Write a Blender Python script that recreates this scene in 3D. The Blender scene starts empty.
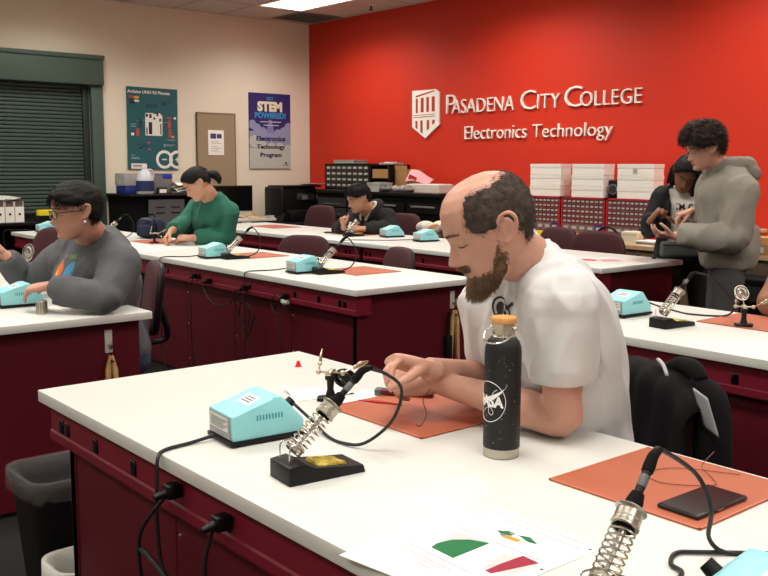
import bpy, bmesh, math, random
import numpy as np
from mathutils import Vector, Matrix, Quaternion, noise as mnoise

SC = bpy.context.scene
COL = SC.collection
PI = math.pi
random.seed(7)

# ------------------------------------------------------------------ camera
CAM_H = 1.36
F_PX, YAW, PITCH, ROLL = 930.2, math.radians(50.157), math.radians(-7.471), math.radians(0.28)
FWD = Vector((-math.sin(YAW) * math.cos(PITCH), math.cos(YAW) * math.cos(PITCH), math.sin(PITCH)))
_R = Vector((math.cos(YAW), math.sin(YAW), 0)); _U = _R.cross(FWD)
RGT = math.cos(ROLL) * _R + math.sin(ROLL) * _U
UP = -math.sin(ROLL) * _R + math.cos(ROLL) * _U
cam_data = bpy.data.cameras.new('camera'); cam = bpy.data.objects.new('camera', cam_data); COL.objects.link(cam)
cam_data.sensor_width = 36.0; cam_data.lens = F_PX / 768 * 36.0
cam.matrix_world = Matrix(((RGT.x, UP.x, -FWD.x, 0), (RGT.y, UP.y, -FWD.y, 0), (RGT.z, UP.z, -FWD.z, CAM_H), (0, 0, 0, 1)))
SC.camera = cam
TOP = 0.76


def at(u, v, z=TOP):
    """the point of the horizontal plane z that the survey sight line (u, v) meets"""
    d = FWD * F_PX + RGT * (u - 384) + UP * (288 - v)
    t = (z - CAM_H) / d.z
    return Vector((d.x * t, d.y * t, z))


def dp(u, v, d):
    """the point at distance d along the view on the sight line (u, v)"""
    r = FWD + RGT * ((u - 384) / F_PX) + UP * ((288 - v) / F_PX)
    return Vector((r.x * d, r.y * d, CAM_H + r.z * d))


# ------------------------------------------------------------------ world, exposure, ceiling lamps
world = bpy.data.worlds.new('world'); SC.world = world; world.use_nodes = True
world.node_tree.nodes['Background'].inputs[0].default_value = (1.0, 0.93, 0.85, 1)
world.node_tree.nodes['Background'].inputs[1].default_value = 0.02
SC.view_settings.view_transform = 'Standard'
SC.view_settings.look = 'None'
SC.view_settings.exposure = 0.0
SC.view_settings.gamma = 1.0
SC.view_settings.use_curve_mapping = False
CEIL = 3.115
WX, WY = -9.85, 6.97          # left wall plane, red wall plane
EX, EY = 3.6, -2.6            # right wall plane, rear wall plane
LAMP_POWER = 29.5
LAMP_COLOR = (1.0, 0.95, 0.885)
LAMP_SPOTS = [(x, y) for y in (5.995, 3.555, 1.115, -1.325) for x in (-8.44, -6.0, -3.56, -1.12, 1.32)]
for (x, y) in LAMP_SPOTS:
    ld = bpy.data.lights.new('ceiling_lamp', 'AREA'); ld.shape = 'RECTANGLE'; ld.size = 1.14; ld.size_y = 0.53
    ld.energy = LAMP_POWER; ld.color = LAMP_COLOR; ld.spread = math.radians(145)
    lo = bpy.data.objects.new('ceiling_lamp', ld); COL.objects.link(lo); lo.location = (x, y, CEIL - 0.012)


# ------------------------------------------------------------------ materials
def lin(c):
    if isinstance(c, str):
        c = tuple(int(c[i:i + 2], 16) / 255 for i in (0, 2, 4))
    return tuple((v / 12.92 if v <= 0.04045 else ((v + 0.055) / 1.055) ** 2.4) for v in c) + (1,)


MATS = {}


def mat(name, color, rough=0.6, metal=0.0, bump=0.0, bscale=200, var=0.0, vscale=8, spec=0.5, sss=0.0, trans=0.0, emit=0.0,
        alpha=1.0, coat=0.0, stretch=None, ior=1.45, vcol=None):
    if name in MATS: return MATS[name]
    m = bpy.data.materials.new(name); m.use_nodes = True; nt = m.node_tree; b = nt.nodes['Principled BSDF']
    c = lin(color)
    b.inputs['Base Color'].default_value = c; b.inputs['Roughness'].default_value = rough; b.inputs['Metallic'].default_value = metal
    b.inputs['Specular IOR Level'].default_value = spec; b.inputs['IOR'].default_value = ior
    if sss: b.inputs['Subsurface Weight'].default_value = sss; b.inputs['Subsurface Radius'].default_value = (0.012, 0.005, 0.003); b.inputs['Subsurface Scale'].default_value = 1.0
    if trans: b.inputs['Transmission Weight'].default_value = trans
    if alpha < 1: b.inputs['Alpha'].default_value = alpha
    if coat: b.inputs['Coat Weight'].default_value = coat
    if emit: b.inputs['Emission Color'].default_value = c; b.inputs['Emission Strength'].default_value = emit
    if var or bump:
        tc = nt.nodes.new('ShaderNodeTexCoord'); src = tc.outputs['Object']
        if stretch:
            mp = nt.nodes.new('ShaderNodeMapping'); mp.inputs['Scale'].default_value = stretch
            nt.links.new(src, mp.inputs['Vector']); src = mp.outputs['Vector']
    if var:
        n = nt.nodes.new('ShaderNodeTexNoise'); n.inputs['Scale'].default_value = vscale; n.inputs['Detail'].default_value = 5
        r = nt.nodes.new('ShaderNodeMix'); r.data_type = 'RGBA'
        c2 = lin(vcol) if vcol else tuple(max(0, v * (1 - var)) for v in c[:3]) + (1,)
        r.inputs[6].default_value = c; r.inputs[7].default_value = c2
        cr = nt.nodes.new('ShaderNodeMapRange'); cr.inputs[1].default_value = 0.35; cr.inputs[2].default_value = 0.65
        nt.links.new(src, n.inputs['Vector']); nt.links.new(n.outputs['Fac'], cr.inputs[0]); nt.links.new(cr.outputs[0], r.inputs[0])
        nt.links.new(r.outputs[2], b.inputs['Base Color'])
    if bump:
        n2 = nt.nodes.new('ShaderNodeTexNoise'); n2.inputs['Scale'].default_value = bscale; n2.inputs['Detail'].default_value = 3
        bp = nt.nodes.new('ShaderNodeBump'); bp.inputs['Strength'].default_value = bump; bp.inputs['Distance'].default_value = 0.01
        nt.links.new(src, n2.inputs['Vector']); nt.links.new(n2.outputs['Fac'], bp.inputs['Height']); nt.links.new(bp.outputs[0], b.inputs['Normal'])
    MATS[name] = m
    return m


M = dict(
    laminate=mat('white_laminate', 'cdcec8', 0.42, var=0.015, vscale=3),
    maroon=mat('maroon_paint', '520c1a', 0.5, spec=.3, var=0.12, vscale=2.5),
    maroon_rail=mat('maroon_rail_paint', '6a1424', 0.45, spec=.35),
    black=mat('black_plastic', '0a0a0b', 0.45, spec=.3),
    black_gloss=mat('black_gloss', '0a0a0b', 0.12),
    black_matte=mat('black_matte', '08080a', 0.85, bump=0.1, bscale=400, spec=.2),
    dark_grey=mat('dark_grey', '2a2a2c', 0.6),
    grey=mat('grey_metal', '7c7c80', 0.5, metal=0.3),
    light_grey=mat('light_grey', 'b9b6ae', 0.6),
    chrome=mat('chrome', 'd6d2c8', 0.22, metal=1.0),
    steel=mat('brushed_steel', 'b8b2a6', 0.35, metal=1.0),
    nickel=mat('nickel', 'c8bda6', 0.3, metal=1.0),
    turquoise=mat('turquoise_plastic', '8fd3d8', 0.4),
    turquoise_dark=mat('turquoise_slot', '3f8f98', 0.6),
    white=mat('white_paint', 'ece9e2', 0.6),
    paper=mat('paper', 'f3f1ec', 0.85),
    rubber=mat('rubber_cable', '131314', 0.5),
    mat_orange=mat('orange_mat', 'a85a3e', 0.6, bump=0.05, bscale=500, var=0.06, vscale=6),
    mat_edge=mat('mat_edge', 'b86c4e', 0.6),
    sponge=mat('yellow_sponge', 'e2cb5c', 0.95, bump=0.8, bscale=260, var=0.2, vscale=60, vcol='9a7f2a'),
    chair=mat('maroon_fabric', '4a2329', 0.9, bump=0.25, bscale=500, var=0.25, vscale=350),
    wood=mat('pale_wood', 'c19a68', 0.6, var=0.2, vscale=10, stretch=(1, 1, 12)),
    bamboo=mat('bamboo', 'd39a58', 0.5, var=0.2, vscale=30, stretch=(1, 12, 1)),
    card=mat('cardboard', 'a57b4c', 0.85, var=0.08, vscale=8),
    tan=mat('tan_counter', 'b99a74', 0.6, var=0.06, vscale=5),
    green=mat('green_shutter_paint', '44574e', 0.55, bump=0.02, bscale=60),
    green_slat=mat('green_slat_paint', '3e4f48', 0.5),
    clear=mat('clear_plastic', 'e8ecec', 0.15, trans=0.85, alpha=0.55),
    blue=mat('blue_plastic', '1d2a78', 0.5),
    navy=mat('navy_fabric', '1c2338', 0.9, bump=0.3, bscale=300),
    red=mat('red_plastic', 'c01f2a', 0.45),
    red_frame=mat('red_frame', 'a8202c', 0.45),
    pink=mat('pink_paper', 'e2a2a4', 0.8),
    yellow=mat('yellow_label', 'e6d21e', 0.7),
)


# ------------------------------------------------------------------ mesh helpers
class MB:
    """collects shapes; build() links them as one mesh object"""

    def __init__(s): s.bm = bmesh.new()

    def _add(s, verts, M4):
        if M4 is not None: bmesh.ops.transform(s.bm, matrix=M4, verts=verts)

    def box(s, lo, hi, bev=0.0, rot=None, seg=2, at=None):
        lo = Vector(lo); hi = Vector(hi); c = (lo + hi) / 2; d = hi - lo
        r = bmesh.ops.create_cube(s.bm, size=1.0); vs = r['verts']
        bmesh.ops.transform(s.bm, matrix=Matrix.Diagonal((d.x, d.y, d.z, 1)), verts=vs)
        if bev:
            es = list({e for v in vs for e in v.link_edges})
            rr = bmesh.ops.bevel(s.bm, geom=es, offset=min(bev, 0.45 * min(abs(d.x), abs(d.y), abs(d.z))), segments=seg, affect='EDGES', profile=0.5)
            vs = list({v for f in rr['faces'] for v in f.verts} | {v for v in vs if v.is_valid})
        m = Matrix.Translation(c)
        if rot is not None: m = m @ rot
        bmesh.ops.transform(s.bm, matrix=m, verts=vs)
        if at is not None: bmesh.ops.transform(s.bm, matrix=at, verts=vs)
        return s

    def cyl(s, a, b, r, r2=None, seg=20, cap=True):
        a = Vector(a); b = Vector(b); d = b - a
        q = d.to_track_quat('Z', 'Y').to_matrix().to_4x4()
        bmesh.ops.create_cone(s.bm, cap_ends=cap, segments=seg, radius1=r, radius2=r if r2 is None else r2, depth=d.length,
                              matrix=Matrix.Translation((a + b) / 2) @ q)
        return s

    def ball(s, c, r, sc=(1, 1, 1), rot=None, seg=16):
        m = Matrix.Translation(Vector(c))
        if rot is not None: m = m @ rot
        m = m @ Matrix.Diagonal((sc[0] * r, sc[1] * r, sc[2] * r, 1))
        bmesh.ops.create_uvsphere(s.bm, u_segments=seg, v_segments=max(6, seg * 2 // 3), radius=1, matrix=m)
        return s

    def tube(s, pts, r, seg=8, smooth=4, closed=False):
        P = [Vector(p) for p in pts]
        R = list(r) if hasattr(r, '__len__') else [r] * len(P)
        if smooth > 1 and len(P) > 2: P, R = catmull(P, R, smooth, closed)
        rings = []; up = None; n = len(P)
        for i, p in enumerate(P):
            t = (P[(i + 1) % n if closed else min(i + 1, n - 1)] - P[(i - 1) if (closed or i > 0) else 0])
            if t.length < 1e-9: t = Vector((0, 0, 1))
            t.normalize()
            if up is None:
                up = Vector((0, 0, 1)) if abs(t.z) < 0.9 else Vector((1, 0, 0))
            up = (up - t * up.dot(t))
            if up.length < 1e-6: up = Vector((1, 0, 0)) - t * t.x
            up.normalize(); sd = t.cross(up)
            rings.append([s.bm.verts.new(p + (up * math.cos(2 * PI * k / seg) + sd * math.sin(2 * PI * k / seg)) * R[i]) for k in range(seg)])
        for i in range(n if closed else n - 1):
            a = rings[i]; b = rings[(i + 1) % n]
            for k in range(seg):
                s.bm.faces.new((a[k], a[(k + 1) % seg], b[(k + 1) % seg], b[k]))
        if not closed:
            s.bm.faces.new(rings[0][::-1]); s.bm.faces.new(rings[-1])
        return s

    def lathe(s, prof, seg=32, M4=None):
        rings = []; vs = []
        for (r, z) in prof:
            if r < 1e-6: v = s.bm.verts.new((0, 0, z)); rings.append([v]); vs.append(v)
            else:
                ring = [s.bm.verts.new((r * math.cos(2 * PI * k / seg), r * math.sin(2 * PI * k / seg), z)) for k in range(seg)]
                rings.append(ring); vs += ring
        for a, b in zip(rings, rings[1:]):
            for k in range(seg):
                k2 = (k + 1) % seg
                if len(a) == 1 and len(b) == 1: continue
                if len(a) == 1: s.bm.faces.new((a[0], b[k2], b[k]))
                elif len(b) == 1: s.bm.faces.new((a[k], a[k2], b[0]))
                else: s.bm.faces.new((a[k], a[k2], b[k2], b[k]))
        s._add(vs, M4)
        return s

    def prism(s, poly, depth, M4=None, bev=0.0):
        """poly in local x-y, thickness along +z"""
        a = [s.bm.verts.new((p[0], p[1], 0)) for p in poly]; b = [s.bm.verts.new((p[0], p[1], depth)) for p in poly]
        n = len(poly)
        fs = [s.bm.faces.new(a[::-1]), s.bm.faces.new(b)]
        for k in range(n): fs.append(s.bm.faces.new((a[k], a[(k + 1) % n], b[(k + 1) % n], b[k])))
        vs = a + b
        if bev:
            es = list({e for f in fs for e in f.edges})
            rr = bmesh.ops.bevel(s.bm, geom=es, offset=bev, segments=2, affect='EDGES', profile=0.5)
            vs = list({v for f in rr['faces'] for v in f.verts} | {v for v in vs if v.is_valid})
        s._add(vs, M4)
        return s

    def grid(s, fn, nu, nv, closed_u=False):
        V = [[s.bm.verts.new(fn(i / (nu if closed_u else nu - 1), j / (nv - 1))) for i in range(nu)] for j in range(nv)]
        for j in range(nv - 1):
            for i in range(nu if closed_u else nu - 1):
                i2 = (i + 1) % nu
                s.bm.faces.new((V[j][i], V[j][i2], V[j + 1][i2], V[j + 1][i]))
        return s

    def build(s, name, m, parent=None, smooth=35, loc=None, solid=0.0, sub=0):
        bmesh.ops.recalc_face_normals(s.bm, faces=s.bm.faces)
        me = bpy.data.meshes.new(name); s.bm.to_mesh(me); s.bm.free()
        me.materials.append(m)
        return link(name, me, parent, smooth, loc, solid, sub)


def link(name, me, parent=None, smooth=35, loc=None, solid=0.0, sub=0):
    o = bpy.data.objects.new(name, me); COL.objects.link(o)
    if smooth:
        me.polygons.foreach_set('use_smooth', [True] * len(me.polygons))
        if smooth < 180: me.set_sharp_from_angle(angle=math.radians(smooth))
    if parent is not None: o.parent = parent
    if loc is not None: o.location = loc
    if sub: md = o.modifiers.new('sub', 'SUBSURF'); md.levels = sub; md.render_levels = sub
    if solid: md = o.modifiers.new('solid', 'SOLIDIFY'); md.thickness = solid; md.offset = 0
    return o


def catmull(P, R, n, closed=False):
    Q = []; S = []; m = len(P)
    for i in range(m if closed else m - 1):
        p0 = P[(i - 1) % m] if (closed or i > 0) else P[0] * 2 - P[1]
        p1 = P[i]; p2 = P[(i + 1) % m]
        p3 = P[(i + 2) % m] if (closed or i + 2 < m) else P[-1] * 2 - P[-2]
        for k in range(n):
            t = k / n
            Q.append(0.5 * ((2 * p1) + (p2 - p0) * t + (2 * p0 - 5 * p1 + 4 * p2 - p3) * t * t + (3 * p1 - p0 - 3 * p2 + p3) * t ** 3))
            S.append(R[i] * (1 - t) + R[(i + 1) % m] * t)
    if not closed: Q.append(P[-1]); S.append(R[-1])
    return Q, S


def thing(name, label, cat, loc=(0, 0, 0), rotz=0.0, group=None):
    o = bpy.data.objects.new(name, None); COL.objects.link(o); o.empty_display_size = 0.05
    o.location = loc; o.rotation_euler = (0, 0, rotz); o['label'] = label; o['category'] = cat
    if group: o['group'] = group
    return o


def tag(o, label=None, cat=None, group=None, kind=None):
    if label: o['label'] = label
    if cat: o['category'] = cat
    if group: o['group'] = group
    if kind: o['kind'] = kind
    return o


def struct(o): o['kind'] = 'structure'; return o


def dup(root, loc, rotz, label=None, group=None, scale=None):
    def rec(o, par):
        c = o.copy(); COL.objects.link(c); c.parent = par
        for ch in [x for x in KIDS.get(o.name, [])]: rec(ch, c)
        return c
    r = rec(root, None); r.location = loc; r.rotation_euler = (0, 0, rotz)
    if scale: r.scale = scale
    if label: r['label'] = label
    if group: r['group'] = group
    return r


KIDS = {}


def kids_of(root):
    """remember the children of a prototype so that its copies are quick"""
    for o in list(bpy.data.objects):
        if o.parent is not None:
            KIDS.setdefault(o.parent.name, [])
            if o not in KIDS[o.parent.name]: KIDS[o.parent.name].append(o)


def rz(a): return Matrix.Rotation(a, 4, 'Z')
def rx(a): return Matrix.Rotation(a, 4, 'X')
def ry(a): return Matrix.Rotation(a, 4, 'Y')
def tr(x, y, z): return Matrix.Translation((x, y, z))


def text_mesh(s, width=None, height=None, extrude=0.004, bold=0.0, align='CENTER', spacing=1.0, shear=0.0, bevel=0.0):
    """the writing s as a mesh in its local x-y plane, baseline at y=0, scaled to the wanted width / capital height"""
    cu = bpy.data.curves.new('writing', 'FONT'); cu.body = s; cu.size = 1.0; cu.extrude = 0.0; cu.offset = bold; cu.align_x = align
    cu.space_character = spacing; cu.shear = shear; cu.resolution_u = 3
    cu.extrude = 0.5
    o = bpy.data.objects.new('writing', cu); COL.objects.link(o)
    dg = bpy.context.evaluated_depsgraph_get(); dg.update()
    me = bpy.data.meshes.new_from_object(o.evaluated_get(dg))
    bpy.data.objects.remove(o); bpy.data.curves.remove(cu)
    co = np.empty(len(me.vertices) * 3); me.vertices.foreach_get('co', co); co = co.reshape(-1, 3)
    if len(co):
        w = co[:, 0].max() - co[:, 0].min(); h = 0.73
        sy = (height / h) if height else None; sx = (width / w) if width else None
        if sy is None: sy = sx
        if sx is None: sx = sy
        co[:, 0] *= sx; co[:, 1] *= sy; co[:, 2] *= extrude
    me.vertices.foreach_set('co', co.ravel()); me.update()
    return me


def put_text(bm, s, M4, **k):
    me = text_mesh(s, **k); n0 = len(bm.verts)
    bm.from_mesh(me); bm.verts.ensure_lookup_table()
    bmesh.ops.transform(bm, matrix=M4, verts=bm.verts[n0:]); bpy.data.meshes.remove(me)

# ================================================================== the room
def wall_mat(name, color, bs=90, bump=0.04, rough=0.8, var=0.03):
    return mat(name, color, rough, bump=bump, bscale=bs, var=var, vscale=1.5)


m_beige = wall_mat('beige_wall_paint', 'e6ddca')
m_red = wall_mat('red_wall_paint', 'ca2a0d', rough=0.62, var=0.04)
m_floor = mat('dark_carpet', '0e0b0b', 0.95, bump=0.5, bscale=300, var=0.4, vscale=120)
T = 0.12
struct(MB().box((WX - T, EY - T, -0.1), (EX + T, WY + T, 0)).build('floor', m_floor, smooth=0))
struct(MB().box((WX - T, WY, 0), (EX + T, WY + T, CEIL)).build('wall_back', m_red, smooth=0))
struct(MB().box((EX, EY - T, 0), (EX + T, WY, CEIL)).build('wall_right', m_beige, smooth=0))
struct(MB().box((WX, EY - T, 0), (EX, EY, CEIL)).build('wall_front', m_beige, smooth=0))
# left wall with the opening of the roller shutter
SH_Y0, SH_Y1, SH_Z0, SH_Z1 = 1.5, 4.085, 0.72, 2.30
w = MB()
w.box((WX - T, EY - T, 0), (WX, SH_Y0, CEIL)); w.box((WX - T, SH_Y1, 0), (WX, WY, CEIL))
w.box((WX - T, SH_Y0, 0), (WX, SH_Y1, SH_Z0)); w.box((WX - T, SH_Y0, SH_Z1), (WX, SH_Y1, CEIL))
struct(w.build('wall_left', m_beige, smooth=0))
for (nm, lo, hi) in (('baseboard_left', (WX, EY, 0), (WX + 0.015, WY, 0.1)), ('baseboard_back', (WX, WY - 0.015, 0), (EX, WY, 0.1))):
    struct(MB().box(lo, hi, 0.003).build(nm, M['black_matte'], smooth=0))

# ceiling: lay-in tiles on a grid
mc = bpy.data.materials.new('ceiling_tile'); mc.use_nodes = True; nt = mc.node_tree; b = nt.nodes['Principled BSDF']
b.inputs['Roughness'].default_value = 0.95
tc = nt.nodes.new('ShaderNodeTexCoord'); n1 = nt.nodes.new('ShaderNodeTexNoise'); n1.inputs['Scale'].default_value = 220
mx = nt.nodes.new('ShaderNodeMix'); mx.data_type = 'RGBA'; mx.inputs[6].default_value = lin('b4aca2'); mx.inputs[7].default_value = lin('cfc8bd')
nt.links.new(tc.outputs['Object'], n1.inputs['Vector']); nt.links.new(n1.outputs['Fac'], mx.inputs[0]); nt.links.new(mx.outputs[2], b.inputs['Base Color'])
X0, Y0 = -9.05 - 0.61 * 2, 5.69 - 0.61 * 30     # grid lines at X0 + 1.22 i and Y0 + .61 j
holes = [(x - 0.61, y - 0.305, x + 0.61, y + 0.305) for (x, y) in LAMP_SPOTS]
c = MB(); g = MB()
nx = int((EX - X0) / 1.22) + 2
for i in range(nx):
    for j in range(0, 36):
        a = (X0 + 1.22 * i, Y0 + 0.61 * j); bq = (a[0] + 1.22, a[1] + 0.61)
        lo = (max(a[0], WX), max(a[1], EY)); hi = (min(bq[0], EX), min(bq[1], WY))
        if hi[0] <= lo[0] + 0.01 or hi[1] <= lo[1] + 0.01: continue
        cx, cy = (a[0] + bq[0]) / 2, (a[1] + bq[1]) / 2
        if any(h[0] < cx < h[2] and h[1] < cy < h[3] for h in holes): continue
        c.box((lo[0] + 0.004, lo[1] + 0.004, CEIL), (hi[0] - 0.004, hi[1] - 0.004, CEIL + 0.02))
c.box((WX - T, EY - T, CEIL + 0.10), (EX + T, WY + T, CEIL + 0.16))
struct(c.build('ceiling', mc, smooth=0))
for i in range(nx + 1):
    x = X0 + 1.22 * i
    if WX < x < EX: g.box((x - 0.012, EY, CEIL - 0.004), (x + 0.012, WY, CEIL + 0.003))
for j in range(0, 37):
    y = Y0 + 0.61 * j
    if EY < y < WY: g.box((WX, y - 0.012, CEIL - 0.004), (EX, y + 0.012, CEIL + 0.003))
struct(g.build('trim_1', mat('ceiling_grid', 'a9a196', 0.6), smooth=0))

# troffers
m_diff = mat('lit_diffuser', 'fff3e2', 0.5, emit=3.2)
def make_troffer(x, y, label, group):
    t = thing('ceiling_light', label, 'ceiling light', (x, y, CEIL), 0, group)
    f = MB()
    for (lo, hi) in (((-.61, -.305, -.006), (.61, -.275, .004)), ((-.61, .275, -.006), (.61, .305, .004)), ((-.61, -.275, -.006), (-.58, .275, .004)), ((.58, -.275, -.006), (.61, .275, .004))):
        f.box(lo, hi)
    f.build('frame', M['white'], t, 0)
    MB().box((-.58, -.275, .0), (.58, .275, .01)).build('diffuser', m_diff, t, 0)
    l = MB()
    for k in range(1, 4): l.box((-.58, -.275 + .1375 * k - .003, -.009), (.58, -.275 + .1375 * k + .003, -.001))
    for k in range(1, 8): l.box((-.58 + .145 * k - .002, -.275, -.009), (-.58 + .145 * k + .002, .275, -.001))
    l.build('louver', M['steel'], t, 0)
    return t
for k, (x, y) in enumerate(LAMP_SPOTS):
    if k == 0: make_troffer(x, y, 'lit rectangular ceiling light in the corner above the left and red walls', None)
    elif x < 3.3: make_troffer(x, y, 'lit rectangular ceiling light further into the room, overhead', 'overhead ceiling lights')

# return-air grille and sprinkler
t = thing('ceiling_vent', 'dark square ceiling air grille beside the corner light', 'vent', (-9.36, 6.6, CEIL))
f = MB()
for (lo, hi) in (((-.3, -.3, -.012), (.3, -.27, 0)), ((-.3, .27, -.012), (.3, .3, 0)), ((-.3, -.27, -.012), (-.27, .27, 0)), ((.27, -.27, -.012), (.3, .27, 0))): f.box(lo, hi)
f.build('frame', mat('vent_frame', '6e675e', 0.6), t, 0)
f = MB()
for k in range(22): f.box((-.27, -.262 + k * .0245, -.011), (.27, -.258 + k * .0245, 0))
f.build('louver', mat('vent_louver', '6a625a', 0.6), t, 0)
MB().box((-.27, -.27, -.002), (.27, .27, 0)).build('backing', mat('vent_dark', '2c2724', 0.9), t, 0)
p = at(371, 5, CEIL)
t = thing('fire_sprinkler', 'small metal fire sprinkler head under the ceiling', 'sprinkler', (p.x, p.y, CEIL))
MB().lathe([(0, -.006), (.034, -.006), (.034, 0), (0, 0)]).build('escutcheon', M['white'], t)
MB().cyl((0, 0, -.045), (0, 0, -.005), .009).cyl((-.016, 0, -.05), (-.008, 0, -.01), .003).cyl((.016, 0, -.05), (.008, 0, -.01), .003).lathe([(0, -.056), (.024, -.056), (.024, -.05), (0, -.05)]).build('nozzle', M['dark_grey'], t)

# roller shutter on the left wall
t = thing('roller_shutter', 'dark green roller shutter with broad header in the left wall', 'shutter', (WX, (SH_Y0 + SH_Y1) / 2, SH_Z0))
hw = (SH_Y1 - SH_Y0) / 2; hh = SH_Z1 - SH_Z0
MB().box((0, -hw - .22, 2.205 - SH_Z0), (.10, hw + .125, 2.515 - SH_Z0), .006).box((.0, -hw - .23, 2.47 - SH_Z0), (.115, hw + .135, 2.515 - SH_Z0), .004).build('header', M['green'], t)
for s in (-1, 1):
    MB().box((-.02, s * (hw + .0) - (0 if s > 0 else .13), -.1), (.05, s * hw + (.13 if s > 0 else 0), 2.205 - SH_Z0), .005).build('jamb', M['green'], t)
    MB().box((-.11, s * hw - (.07 if s > 0 else 0), 0), (-.02, s * hw + (0 if s > 0 else .07), 2.25 - SH_Z0), .004).build('guide_rail', mat('green_rail', '26322e', .5), t)
sl = MB(); N = 39
prof = [(-.072, 0), (-.058, .008), (-.055, .020), (-.058, .032), (-.068, .038), (-.072, .040)]
for k in range(N):
    z0 = k * .04
    poly = [(px, z0 + pz) for px, pz in prof] + [(-.088, z0 + .04), (-.088, z0)]
    sl.prism(poly, 2 * hw - .02, Matrix(((1, 0, 0, 0), (0, 0, 1, -hw + .01), (0, 1, 0, 0), (0, 0, 0, 1))))
sl.build('slat_curtain', M['green_slat'], t, 30)
MB().box((-.02, -hw - .13, -.1), (.06, hw + .13, -.06), .004).build('sill', M['green'], t)

# ================================================================== workbenches
def make_outlet(parent, x, y, z):
    o = MB().box((x - .013, y - .004, z - .018), (x + .013, y + .002, z + .018), .008, seg=3).build('outlet', M['black_gloss'], parent)
    s = MB()
    for dz in (-.009, .009):
        for dx in (-.004, .004): s.box((x + dx - .001, y - .005, z + dz - .004), (x + dx + .001, y - .0035, z + dz + .004))
    return o


def screws(parent, pts):
    for p in pts: MB().cyl(p, (p[0], p[1] - .004, p[2]), .005, .0035, seg=10).build('screw', M['steel'], parent)


def make_bench(x0, x1, y0, y1, label, outs, end_right=False, kneehole=None, end_left=False):
    """bench: long side towards -y; the power rail and its outlets face -y"""
    L = x1 - x0; D = y1 - y0
    t = thing('workbench', label, 'workbench', (x0, y0, 0), 0)
    MB().box((0.0015, 0, TOP - .032), (L - .0015, D, TOP), .003).build('worktop', M['laminate'], t)
    r = MB()
    # power rail: flat channel with a lip along its foot
    prof = [(.025, TOP - .033), (.12, TOP - .033), (.12, .625), (.022, .625), (.0205, .630), (.0205, .650), (.025, .654)]
    r.prism(prof, L - .05, Matrix(((0, 0, 1, .025), (1, 0, 0, 0), (0, 1, 0, 0), (0, 0, 0, 1))))
    rail = r.build('power_rail', M['maroon_rail'], t, 0)
    for ox in outs: make_outlet(rail, ox - x0, .025, .676)
    # recessed panels, with gaps between, and legs
    n = 4; seg = (L - .12) / n
    for k in range(n):
        a = .06 + seg * k
        if kneehole and kneehole[0] <= k <= kneehole[1]:
            continue
        MB().box((a + .002, .066, .02), (a + seg - .002, .086, .623), .002).build('front_panel', M['maroon'], t, 0)
        screws(t, [(a + .02, .066, .55), (a + .02, .066, .35), (a + .02, .066, .12)])
    for x in ((.05, 'l'), (L - .085, 'r')):
        e = (end_right and x[1] == 'r') or (end_left and x[1] == 'l')
        if e:
            f0 = .05 if x[1] == 'r' else .062
            MB().box((x[0], f0, 0.02), (x[0] + .035, D - .04, TOP - .033), .003).build('end_panel', M['maroon'], t, 0)
            MB().box((x[0] - .002, f0, 0), (x[0] + .037, f0 + .06, TOP - .034), .003).build('leg', M['maroon_rail'] if 0 else M['maroon'], t, 0)
            MB().box((x[0] - .002, D - .1, 0), (x[0] + .037, D - .038, TOP - .034), .003).build('leg', M['maroon'], t, 0)
        else:
            for yy in (.15, D - .07 - .06):
                MB().box((x[0], yy, 0), (x[0] + .035, yy + .05, TOP - .033), .003).build('leg', M['maroon'], t, 0)
    return t


BX1, BX2 = -2.47, -3.53
R1, R2, R3 = (.85, 1.70), (2.765, 3.60), (4.53, 5.385)
def ox(y, *pairs): return [at_y(u, v, y).x for u, v in pairs]
def at_y(u, v, y):
    d = FWD * F_PX + RGT * (u - 384) + UP * (288 - v); t = y / d.y
    return Vector((d.x * t, y, CAM_H + d.z * t))
make_bench(BX1, BX1 + 2.5, *R1, 'nearest white-topped maroon workbench, at which the bald man sits',
           ox(.875, (62, 427), (68, 431), (96, 448), (134, 469), (173, 495), (228, 526)), end_left=True, kneehole=(2, 3))
make_bench(BX2 - 2.5, BX2, *R1, 'white-topped maroon workbench in front of the woman in grey', [], end_right=True)
make_bench(BX2 - 2.5, BX2, *R2, 'right half of the middle white-topped workbench row, with the woman in green at its left',
           ox(2.79, (168, 275), (200, 279), (250, 287), (295, 295), (319, 299), (340, 302.5), (345, 303.5)), end_right=True)
make_bench(BX2 - 5.0, BX2 - 2.5, *R2, 'left half of the middle workbench row, end behind the woman in grey', [-8.2, -7.4, -6.9, -6.3], end_left=True)
make_bench(-5.74, -3.40, *R3, 'far workbench row\'s right half, ending beside the two standing people',
           ox(4.555, (366, 257.5), (370, 258), (409, 262), (423, 264), (585, 278), (598, 279)), end_right=True)
make_bench(-8.43, -5.74, *R3, 'far workbench row\'s left half, at which the young man in a dark hoodie sits', ox(4.555, (346, 255), (350, 255.5)) + [-8.0, -7.2], end_left=True)
make_bench(BX1, BX1 + 2.5, *R2, 'white-topped workbench behind the bald man, on the right', ox(2.79, (735, 380)) + [-2.2, -1.0, -.5], end_left=True)

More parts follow.
